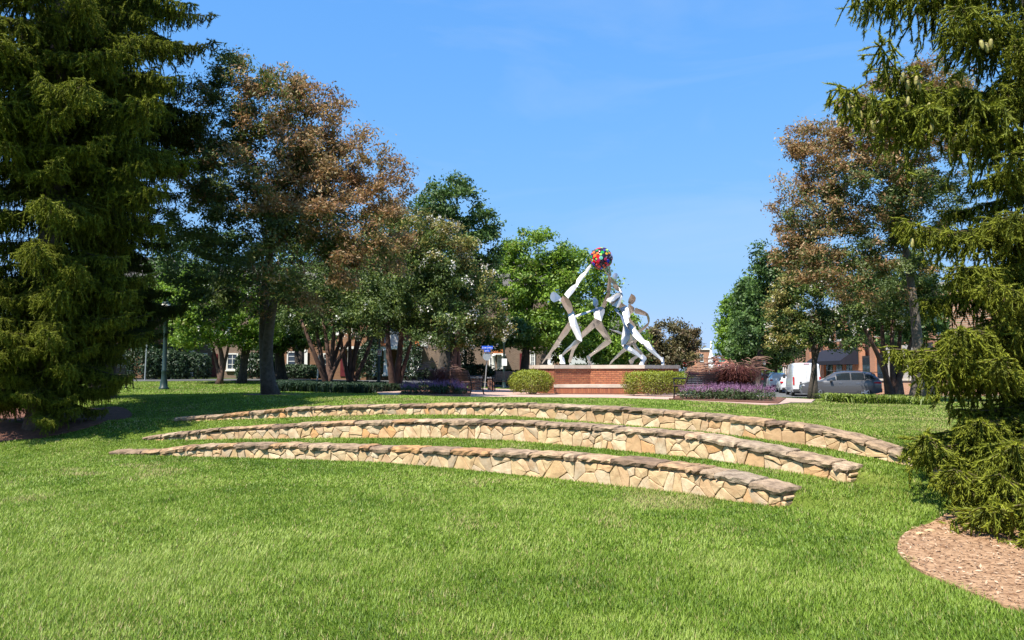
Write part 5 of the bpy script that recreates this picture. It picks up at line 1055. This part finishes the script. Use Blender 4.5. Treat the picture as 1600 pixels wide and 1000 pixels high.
MB().box((-3.02, 0, .47), (.16, 1.96, .22), 0, .04).build('bumper', M['trim'], vn); MB().box((-3.03, -.12, .82), (.03, .62, .2), 0, .01).build('plate_recess', M['trim'], vn); MB().box((-3.05, -.12, .82), (.02, .42, .13)).build('number_plate', M['plate'], vn); MB().box((-3.03, .42, 1.02), (.03, .12, .2), 0, .02).build('door_handle', M['trim'], vn); MB().box((-2.98, 0, 2.46), (.06, .4, .05), 0, .01).build('brake_light', M['tail'], vn)
MB().lathe([(.01, -.008), (.07, 0), (.07, .01)], 12).build('badge', M['trim'], vn, (-3.02, -.12, 1.08)).rotation_euler = (0, -math.pi / 2, 0)
SED = [(2.25, .45, .68, .70, .6, .4), (2.15, .26, .78, .8, .82, .6), (1.0, .22, .92, .96, .88, .66), (.75, .22, .94, 1.0, .89, .66), (.05, .22, .95, 1.4, .89, .6), (-.8, .22, .97, 1.43, .89, .6), (-1.35, .24, 1.0, 1.3, .88, .6), (-1.75, .26, 1.02, 1.06, .87, .62), (-2.2, .34, .98, 1.0, .78, .6), (-2.28, .45, .8, .82, .7, .5)]
HAT = [(2.15, .45, .72, .74, .6, .4), (2.05, .26, .85, .88, .84, .6), (1.15, .22, 1.02, 1.06, .9, .7), (.9, .22, 1.04, 1.12, .91, .7), (.2, .22, 1.06, 1.58, .91, .64), (-1.3, .22, 1.09, 1.6, .91, .62), (-1.9, .28, 1.1, 1.46, .89, .6), (-2.12, .36, 1.08, 1.12, .84, .58)]
def parked(label, a, st_, pm, b=6.9, fwd=1):
    p_ = street(a, b); tc, sec = car('parked_car', label, 'car', (p_[0], p_[1], zg1(*p_) + .03), SD * fwd, st_, (1.3, -1.3), .33, pm, 'cars on the street', [(.62, .05, .08, .6), (0.0, -.75, .08, .84), (-.8, -1.4, .1, .7)], hw=.88)
    xr = st_[-1][0] + .04
    for s_ in (-1, 1): MB().box((xr + .02, s_ * .72, .92), (.16, .26, .16), 0, .03).build('tail_light', M['tail'], tc); MB().box((-xr - .05, s_ * .62, .74), (.2, .3, .13), 0, .03).build('headlight', M['head'], tc)
    z0, z1 = sec(xr + .18, 2), sec(xr + .4, 3); MB().prism([(xr + .1, -.58, z0 + .02), (xr + .1, .58, z0 + .02), (xr + .36, .52, z1 - .05), (xr + .36, -.52, z1 - .05)], (-.05, 0, .02)).build('rear_window', M['car_glass'], tc); MB().box((xr, 0, .72), (.03, .5, .14)).build('number_plate', M['plate'], tc); MB().box((xr - .01, 0, .4), (.1, 1.4, .2), 0, .04).build('bumper', M['trim'], tc); return tc
parked('white low car parked just left of the white delivery van', 25.0, SED, M['p_white'], 6.6); parked('white hatchback with red tail lights, second car beyond the van', 32.0, HAT, M['p_white'], 6.3); parked('dark car, third car beyond the white van', 39.0, HAT, M['p_dark'], 6.0); parked('silver car, farthest of the row beyond the white van', 47.0, SED, M['p_silver'], 5.8)
t = thing('parasol', 'red parasol top peeking over the clipped hedge block right of the pedestal', 'parasol', gp(1080, 62)); q = W(1080, 580.5, 62)[2] - t.location.z; MB().lathe([(.75, q - .28), (.73, q - .25), (.45, q - .07), (.12, q), (.02, q + .06)], 10).build('canopy', mat('red canvas', (.62, .03, .05), .7), t); MB().tube([(0, 0, 0), (0, 0, q)], .03, 6).build('pole', M['white'], t)

# ------------------------------------------------------------------ houses on the left, shops on the right, buildings down the street
M['b_beige'] = brickmat('beige house brick', (.19, .135, .10), (.145, .10, .075), (.22, .17, .135)); M['b_orange'] = brickmat('orange house brick', (.24, .105, .05), (.18, .08, .04), (.22, .16, .11)); M['roof'] = mat('dark shingle roof', (.07, .065, .06), .95, c2=(.11, .1, .09), scale=14, bump=.5); M['copper'] = mat('orange metal roof', (.55, .19, .06), .55, c2=(.42, .13, .05), scale=2)  # both house bricks are darkened, with the trees' shade put into their colour
M['door_red'] = mat('burgundy door', (.11, .015, .02), .45); M['stone_grey'] = mat('grey cast stone', (.40, .37, .34), .85, c2=(.47, .44, .41), scale=3); M['siding'] = mat('pale grey siding', (.5, .5, .49), .7); M['tan'] = mat('tan panel', (.42, .33, .2), .8)
class House:
    def __init__(s, label, px0, px1, Y, H, wall, depth=9., cat='house', name='townhouse', grp='townhouses behind the trees'):
        s.Y = Y; a = W(px0, 590, Y)[0]; b = W(px1, 590, Y)[0]; s.x0 = a; s.z0 = zg1((a + b) / 2, Y) - .1; s.t = thing(name, label, cat, (a, Y, s.z0), 0, grp); s.L = b - a; s.H = H
        MB().box((s.L / 2, depth / 2, H / 2), (s.L, depth, H)).build('wall', wall, s.t); s.depth = depth
    def roof(s, m, rise=2.6):
        L, d, H = s.L, s.depth, s.H; o = .35; MB().add([(-o, -o, H), (L + o, -o, H), (L + o, d + o, H), (-o, d + o, H), (-o, d / 2, H + rise), (L + o, d / 2, H + rise)], [(0, 1, 5, 4), (2, 3, 4, 5), (1, 2, 5), (3, 0, 4), (3, 2, 1, 0)]).build('roof', m, s.t)
    def xz(s, px, py, y=0.): p = W(px, py, s.Y + y); return p[0] - s.x0, p[2] - s.z0
    def window(s, px0, py0, px1, py1, nx=2, ny=2, fm=None, y=-.0, fw=.09):
        x0, z1 = s.xz(px0, py0, y); x1, z0 = s.xz(px1, py1, y); cx, cz, w, h = (x0 + x1) / 2, (z0 + z1) / 2, x1 - x0, z1 - z0; fm = fm or M['white']; mb = MB()
        for dx in (-1, 1): mb.box((cx + dx * (w / 2 - fw / 2), y - .05, cz), (fw, .1, h))
        for dz in (-1, 1): mb.box((cx, y - .052, cz + dz * (h / 2 - fw / 2)), (w - 2 * fw, .1, fw))
        f = mb.build('window', fm, s.t); MB().box((cx, y - .03, cz), (w - 2 * fw + .004, .03, h - 2 * fw + .004)).build('pane', M['glass'], f); mb = MB()
        for i in range(1, nx): mb.box((cx - w / 2 + w * i / nx, y - .055, cz), (.035, .02, h - 2 * fw))
        for j in range(1, ny): mb.box((cx, y - .056, cz - h / 2 + h * j / ny), (w - 2 * fw, .02, .035))
        if mb.v: mb.build('muntins', fm, f)
        MB().box((cx, y - .07, cz - h / 2 - .05), (w + .12, .16, .08)).build('sill', fm, f); return f
    def block(s, name, px0, py0, px1, py1, y0, y1, m):
        x0, z1 = s.xz(px0, py0, y0); x1, z0 = s.xz(px1, py1, y0); return MB().box(((x0 + x1) / 2, (y0 + y1) / 2, (z0 + z1) / 2), (abs(x1 - x0), abs(y1 - y0), z1 - z0)).build(name, m, s.t)
    def column(s, px, py0, py1, y, r, m):
        x, z1 = s.xz(px, py0, y); _, z0 = s.xz(px, py1, y); return MB().lathe([(r * 1.5, z0), (r * 1.5, z0 + .1), (r, z0 + .15), (r * .85, z1 - .15), (r * 1.4, z1 - .1), (r * 1.4, z1)], 12, (x, y, 0)).build('column', m, s.t, None, True)
h = House('beige brick townhouse with small orange porch roof behind the slatted bench', 658, 856, 50, 6.6, M['b_beige']); h.roof(M['roof'])
h.block('downpipe', 723.5, 520, 725, 590, -.12, -.01, M['white']); h.window(764, 557, 770, 578, 1, 2); h.window(777, 554, 784, 576, 2, 3); h.block('porch_cornice', 770, 552, 788, 554, -.5, 0, M['white']); h.column(771.5, 554, 590, -.45, .1, M['white']); h.column(787, 554, 590, -.45, .1, M['white'])
x0, z0 = h.xz(769, 552); x1, z1 = h.xz(789, 545); MB().prism([(x0, 0, z0), (x1, 0, z0), (x1 - .2, 0, z1), (x0 + .2, 0, z1)], (0, -.5, -.0)).build('porch_roof', M['copper'], h.t); h.window(690, 560, 699, 584, 2, 3); h.window(828, 548, 836, 574, 2, 3); h.block('door', 812, 552, 820, 588, -.06, 0, M['door_red'])
for a, b in ((672, 690), (705, 720), (735, 752), (800, 815), (835, 845)): h.window(a, 497, a + 10, 522, 2, 3)
h = House('orange brick townhouse with a white window behind the crape myrtles', 436, 572, 53, 6.6, M['b_orange']); h.roof(M['roof']); h.window(449, 549, 475, 580, 2, 4); h.block('corner_trim', 474.5, 546, 480, 577, -.16, -.11, M['white']); h.column(546, 545, 588, -.6, .14, M['white']); h.block('porch_beam', 525, 541, 572, 545, -.8, 0, M['white']); h.block('door', 532, 552, 540, 588, -.06, 0, M['door_red']); h.window(505, 552, 518, 578, 2, 3)
for a in (450, 480, 520, 550): h.window(a, 497, a + 11, 522, 2, 3)
h = House('townhouse with white columned bay porch under an orange metal roof', 573, 657, 51, 7.0, M['b_orange']); h.roof(M['roof'])
h.block('bay', 628, 546, 652, 588, -1.0, 0, M['white']); h.block('porch_fascia', 581, 541, 656, 545.5, -1.9, 0, M['white']); h.block('upper_bay', 601, 505, 623, 545, -1.2, 0, M['siding'])
for px in (585, 603, 645, 655.5): h.column(px, 545.5, 588, -1.75, .16, M['white'])
h.window(634, 548, 641, 580, 1, 2, y=-1.0); h.window(646.5, 550, 651.5, 580, 1, 2, y=-1.0); h.block('door', 653, 552, 657, 584, -1.05, -.5, M['door_red'])
for a, b in ((581, 603), (627, 657)):
    x0, z0 = h.xz(a, 541, -1.9); x1, _ = h.xz(b, 541, -1.9); _, z1 = h.xz(a, 528, -1.2); MB().add([(x0 - .1, -2.0, z0), (x1 + .1, -2.0, z0), (x1 - .3, -.2, z1), (x0 + .3, -.2, z1), (x0 - .1, 0, z0), (x1 + .1, 0, z0)], [(0, 1, 2, 3), (1, 5, 2), (0, 3, 4)]).build('porch_roof', M['copper'], h.t)
x0, z0 = h.xz(655, 541, -2.); x1, z1 = h.xz(667, 530, -2.); MB().prism([(x0, -2.05, z0), (x1, -2.05, z0), ((x0 + x1) / 2, -2.05, z1)], (0, .5, 0)).build('gable', M['siding'], h.t)
h = House('beige townhouse with white windows half hidden behind the small crape myrtles', 270, 402, 55, 6.4, M['b_beige']); h.roof(M['roof'])
for a, b, c_, d in ((284, 556, 297, 580), (355, 552, 372, 578), (312, 552, 324, 578), (388, 552, 399, 578)): h.window(a, b, c_, d, 2, 3)
h.block('door', 331, 553, 339, 588, -.06, 0, M['door_red']); h.column(300, 548, 590, -.5, .12, M['white'])
h = House('red brick townhouse with white trim glimpsed under the left spruces', 60, 222, 50, 6.4, M['b_orange']); h.roof(M['roof'])
for a in (80, 112, 128, 186): h.window(a, 540, a + 11, 572, 2, 3)
h.column(172, 540, 590, -.7, .16, M['white']); h.column(147, 540, 590, -.7, .16, M['white']); h.block('porch_beam', 140, 536, 180, 541, -.9, 0, M['white']); h.block('door', 155, 550, 164, 588, -.06, 0, M['door_red'])
h = House('distant pale townhouses seen below the elm behind the statue', 857, 1000, 88, 6.0, M['siding']); h.roof(M['roof'])
for a in (862, 880, 962, 980): h.window(a, 556, a + 7, 574, 2, 2)
h.block('brick_bay', 866, 560, 878, 590, -1, 0, M['b_orange'])
# right-hand shops: facade almost along the street
fx, fy = 30.4, 54.0; fd = np.array([.10, .995]); fr = math.atan2(fd[1], fd[0]); fz = zg1(fx, fy) - .3; shop = thing('shop_building', 'red brick shops with dark bays and a navy awning behind the parked cars', 'building', (fx, fy, fz), fr); FL = 32.
M['brick_s'] = brickmat('sunlit red brick', (.46, .18, .085), (.38, .14, .07), (.42, .32, .24), sx=1.0)
MB().box((FL / 2, -6, 4.2), (FL, 11.0, 8.4)).build('wall', M['brick_s'], shop); MB().box((FL / 2, -6, 8.5), (FL + .4, 11.5, .3)).build('cornice', M['stone_grey'], shop)
def sh_y(px): return ((px - 800) / FPX)
def shop_x(px):                               # where a pixel column crosses the facade line
    k = sh_y(px); return (k * fy - fx) / (fd[0] - k * fd[1])
for a, b, m, d, nm in ((1452, 1431, 'trim', .12, 'shop_door_panel'), (1430, 1415, 'stone_grey', .5, 'pilaster'), (1412, 1397, 'tan', .15, 'panel'), (1391, 1383, 'stone_grey', .25, 'pilaster'), (1370, 1362, 'brick_s', .45, 'pier'), (1347, 1335, 'brick_s', .5, 'pier'), (1322, 1318, 'brick_s', .4, 'pier'), (1306, 1303, 'brick_s', .4, 'pier'), (1290, 1284, 'brick_s', .5, 'pier'), (1268, 1262, 'brick_s', .5, 'pier')):
    xa, xb = shop_x(a), shop_x(b); MB().box(((xa + xb) / 2, d / 2 - .25, 2.1), (abs(xb - xa), d, 4.3)).build(nm, M[m], shop)
for a, b in ((1449, 1433), (1383, 1371), (1361, 1348), (1334, 1323), (1317, 1307), (1302, 1291), (1283, 1269)):
    xa, xb = shop_x(a), shop_x(b); w = abs(xb - xa); f = MB().box(((xa + xb) / 2, -.46, 1.9), (w, .1, 3.2)).build('shop_window', M['trim'], shop); f.location = (0, .5, 0)
    MB().box(((xa + xb) / 2 - w * .24, -.39, 2.0), (w * .4, .04, 2.6)).build('pane', M['glass'], f); MB().box(((xa + xb) / 2 + w * .24, -.39, 2.0), (w * .4, .04, 2.6)).build('pane', M['glass'], f)
for k in range(9):
    x = 2 + k * 3.4; f = MB().box((x, .03, 6.1), (1.5, .1, 1.9)).build('upper_window', M['white'], shop); MB().box((x, .07, 6.1), (1.3, .06, 1.7)).build('pane', M['glass'], f); MB().box((x, .1, 5.1), (1.7, .2, .1)).build('sill', M['stone_grey'], f)
xa, xb = shop_x(1346), shop_x(1289); aw = thing('awning', 'dark navy awning over the shop entrance behind the gray car', 'awning', (fx + fd[0] * xa - .5 * fd[1] * .0, fy + fd[1] * xa, fz), fr); MB().add([(0, .32, 4.3), (xb - xa, .32, 4.3), (xb - xa, 1.9, 3.1), (0, 1.9, 3.1), (xb - xa, 1.9, 2.75), (0, 1.9, 2.75), (0, .32, 2.75), (xb - xa, .32, 2.75)], [(0, 1, 2, 3), (3, 2, 4, 5), (0, 3, 5, 6), (1, 7, 4, 2), (0, 6, 7, 1)]).build('canopy', mat('navy awning cloth', (.004, .005, .015), .8, c2=(.006, .007, .02), scale=2), aw)
p0 = np.array(gp(1352, 51.0)); lw = thing('low_wall', 'low brick wall with pale stone cap behind the fanned crape myrtle', 'wall', (p0[0], p0[1], p0[2]), R_(-6)); LWL = 3.2; MB().box((LWL / 2, 0, .55), (LWL, .35, 1.14)).build('brickwork', brickmat('low wall brick', (.50, .22, .11), (.42, .17, .085), (.52, .42, .33)), lw); MB().box((LWL / 2, 0, 1.2), (LWL + .16, .5, .16), 0, .03).build('cap', M['lime'], lw)
h = House('distant red brick office block at the end of the street', 1090, 1112, 235, 8.9, M['brick_s'], 12, 'building', 'office_building', None); h.window(1093, 553, 1099, 565, 3, 3); h.window(1101.5, 567, 1104, 572, 1, 1); h.block('cornice', 1093, 544.5, 1112, 546.5, -.4, 12, M['white']); h.block('tower', 1082, 534, 1092.5, 580, 1, 9, M['brick_s'])
h = House('distant low red roofed building beyond the far crossing', 1113, 1150, 250, 3.4, M['siding'], 12, 'building', 'shop_building', None); h.roof(mat('red roof tiles', (.32, .10, .07), .9, c2=(.4, .15, .1), scale=.6), 2.6)
for a in (1116, 1122, 1128, 1134, 1140): h.window(a, 570, a + 4, 577, 1, 1)
t = thing('white_mast', 'white tapering mast rising beside the distant office block', 'mast', gp(1111, 225)); z = W(1111, 535, 225)[2] - t.location.z; MB().lathe([(1.0, 0), (.9, z * .55), (.45, z * .7), (.22, z * .97), (.3, z * .975), (.25, z), (.02, z + .5)], 8).build('shaft', M['white'], t)

sb = np.array(street(48, 16.5)); shop2 = thing('shop_building', 'farther red brick shop block down the street beyond the awning', 'building', (sb[0], sb[1], zg1(*sb) - .3), math.atan2(SD[1], SD[0]))
MB().box((45, -7, 4.5), (90, 14, 9)).build('wall', M['brick_s'], shop2); MB().box((45, -7, 9.15), (90.5, 14.5, .3)).build('cornice', M['stone_grey'], shop2)
for k in range(18):
    for z in (1.9, 6.2): f = MB().box((3 + 5 * k, .03, z), (2.6, .12, 2.6 if z < 3 else 2.0)).build('window', M['white'], shop2); MB().box((3 + 5 * k, .07, z), (2.3, .08, 2.3 if z < 3 else 1.7)).build('pane', M['glass'], f)
def far_wood():
    rg = np.random.default_rng(77); n = 26000; x = rg.uniform(-330, 330, n); hmax = 5 + 7 * vnoise(x, x * 0, 26, 5) + 3 * vnoise(x, x * 0, 7, 6); z = hmax * np.sqrt(rg.random(n)); gap = (x > 76) & (x < 84); y = 300 + rg.uniform(-9, 9, n) + 8 * vnoise(x, z, 9, 4); x, y, z = x[~gap], y[~gap], z[~gap]; n = len(x)
    leaves('far_wood', np.stack([x, y, z - .6], 1), rg.normal(0, 1, (n, 3)), rg.normal(0, .7, (n, 3)) + np.array([0, -.3, .6]), rg.uniform(1., 2.4, n), rg.uniform(.7, 1.6, n), M['leaf_dark'], np.clip(vnoise(x, z, 8, 2) + rg.normal(0, .15, n), 0, 1), np.zeros(n)); tag(bpy.data.objects['far_wood'], 'far line of dark green woods along the horizon', 'woods', kind='stuff')
far_wood()

# ------------------------------------------------------------------ grass: every blade a triangle, thinning out with distance
M['grass'] = leafmat('grass blades', [(.065, .13, .010), (.14, .235, .020), (.22, .32, .038), (.32, .40, .09)], [(.30, .27, .09), (.38, .31, .14), (.44, .34, .18)], .35, .5, .015)
def make_grass():
    rg = np.random.default_rng(5); out = []
    for d0, d1, dens, ln, wd in ((3.4, 6.5, 8200, .050, .0042), (6.5, 10, 4200, .046, .006), (10, 15.5, 2000, .042, .009), (15.5, 24, 700, .042, .014), (24, 44, 200, .045, .024)):
        half = .74; n = int(dens * half * (d1 * d1 - d0 * d0)); y = np.sqrt(rg.uniform(d0 * d0, d1 * d1, n)); x = rg.uniform(-half, half, n) * y * 1.0; out.append((x, y, np.full(n, ln), np.full(n, wd)))
    x, y, ln, wd = (np.concatenate([o[i] for o in out]) for i in range(4))
    keep = np.ones(len(x), bool)
    for pl in (plaza_poly, bed_l, bed_lav, bed_lav2, bed_t): keep &= ~inside(pl, x, y)
    jx = x + (vnoise(x, y, .25, 3) - .5) * .3; jy = y + (vnoise(x, y, .25, 4) - .5) * .3; keep &= ~inside(bed_r, jx, jy)
    for pl in ([street(-8, -8), street(-1, -8), street(-1, 30), street(80, 40), street(80, -6), street(0, -7)], [(-60, 41.2), (9, 41.2), (9, 60), (-60, 60)]): keep &= ~inside(pl, x, y)
    dx = x - CC[0]; dy = y - CC[1]; r = np.hypot(dx, dy); th = np.arctan2(dy, dx)
    for i in range(3):
        lo, hi = WTOP[i][0][0], WTOP[i][0][-1]; keep &= ~((r > RW[i] - .03) & (r < RW[i] + WT + .03) & (th > lo) & (th < hi))
    x, y, ln, wd, r, th = x[keep], y[keep], ln[keep], wd[keep], r[keep], th[keep]; n = len(x); z = zg(x, y)
    p1 = vnoise(x, y, .9, 11); p2 = vnoise(x, y, 2.6, 12); p3 = vnoise(x, y, .22, 13)
    long = np.ones(n)
    for i in range(3):                          # the mower leaves a longer fringe along each wall
        lo, hi = WTOP[i][0][0], WTOP[i][0][-1]; long = np.where((th > lo - .02) & (th < hi + .02) & (((r > RW[i] - .14) & (r < RW[i])) | ((r > RW[i] + WT) & (r < RW[i] + WT + .12))), 1.2, long)
    h = ln * .76 * rg.uniform(.5, 1.25, n) * (.75 + .5 * p1) * long; a = rg.uniform(0, 2 * math.pi, n); lean = rg.uniform(.2, 1.25, n) * h; s = np.stack([-np.sin(a), np.cos(a)], 1) * (wd * rg.uniform(.7, 1.3, n))[:, None] / 1.0; d = np.stack([np.cos(a), np.sin(a)], 1) * lean[:, None]
    wx, wy = .35 * (p1 - .5), .25 * (vnoise(x, y, 3.1, 15) - .5); d += np.stack([wx, wy], 1) * h[:, None] * 1.2; P = np.stack([x, y], 1)
    V = np.stack([np.c_[P - s, z - .005], np.c_[P + s, z - .005], np.c_[P + d, z + h * .92]], 1).reshape(-1, 3)
    clover = np.exp(-(((x - .0) / .55) ** 2 + ((y - 4.85) / .22) ** 2)) ; tint = np.clip(.50 + .6 * (p1 - .5) + .35 * (p2 - .5) + rg.normal(0, .2, n) + .45 * (p3 - .5) + .35 * clover, 0, 1)
    tint = tint * (1 - .0 * clover); east = sm((x - 3.5) / 4) * sm((y - 10) / 4) * .28
    dryp = np.clip((vnoise(x, y, .55, 21) - .58) * 3.0, 0, 1) * np.clip((vnoise(x, y, 3.0, 22) - .35) * 2.2, 0, 1); near = sm((6.5 - y) / 2.5) * sm((-x + .2) / 1.5) * .22
    dry = np.where(rg.random(n) < np.clip(.07 + dryp * .7 + east + near * vnoise(x, y, .8, 23), 0, .9) * (1 - clover), rg.uniform(.5, 1, n), 0)
    o = npmesh('grass', V, 3, M['grass'], {'tint': tint, 'dry': dry}); tag(o, 'mown green lawn grass with pale dry patches', 'grass', kind='stuff'); return n
NB = make_grass()
# loose chips on the near mulch bed
def chips():
    rg = np.random.default_rng(9); n = 16000; x = rg.uniform(2.9, 8, n); y = rg.uniform(4.2, 9.5, n); k = inside(bed_r, x, y); x, y = x[k], y[k]; n = len(x); z = zg(x, y) + .028 + rg.uniform(-.004, .01, n); a = rg.uniform(0, 6.28, n); l = rg.uniform(.015, .07, n); w = rg.uniform(.006, .018, n); tz = rg.normal(0, .25, n)
    D = np.stack([np.cos(a), np.sin(a), tz], 1); leaves('mulch_chips', np.stack([x, y, z], 1), D, np.array([0, 0, 1]) + rg.normal(0, .35, (n, 3)), l, w, leafmat('bark chips', [(.09, .045, .025), (.34, .20, .11), (.52, .38, .26)], None, .05), rg.random(n), np.zeros(n)); o = bpy.data.objects['mulch_chips']; tag(o, 'loose pale bark chips strewn over the near mulch bed', 'mulch', kind='stuff')
chips()
for px, py, s, lab in ((1438, 838, .035, 'small pale stone on the left of the near mulch bed'), (1453, 834, .042, 'larger pale stone just right of its neighbour on the near mulch')):
    g = G(px, py); o = MB().lathe([(s * .5, 0), (s, s * .3), (s * .9, s * .7), (s * .4, s * .95)], 9).build('pebble', M['stone'], None, (g[0], g[1], g[2] + .015)); o.scale = (1.3, .8, .8); tag(o, lab, 'stone')
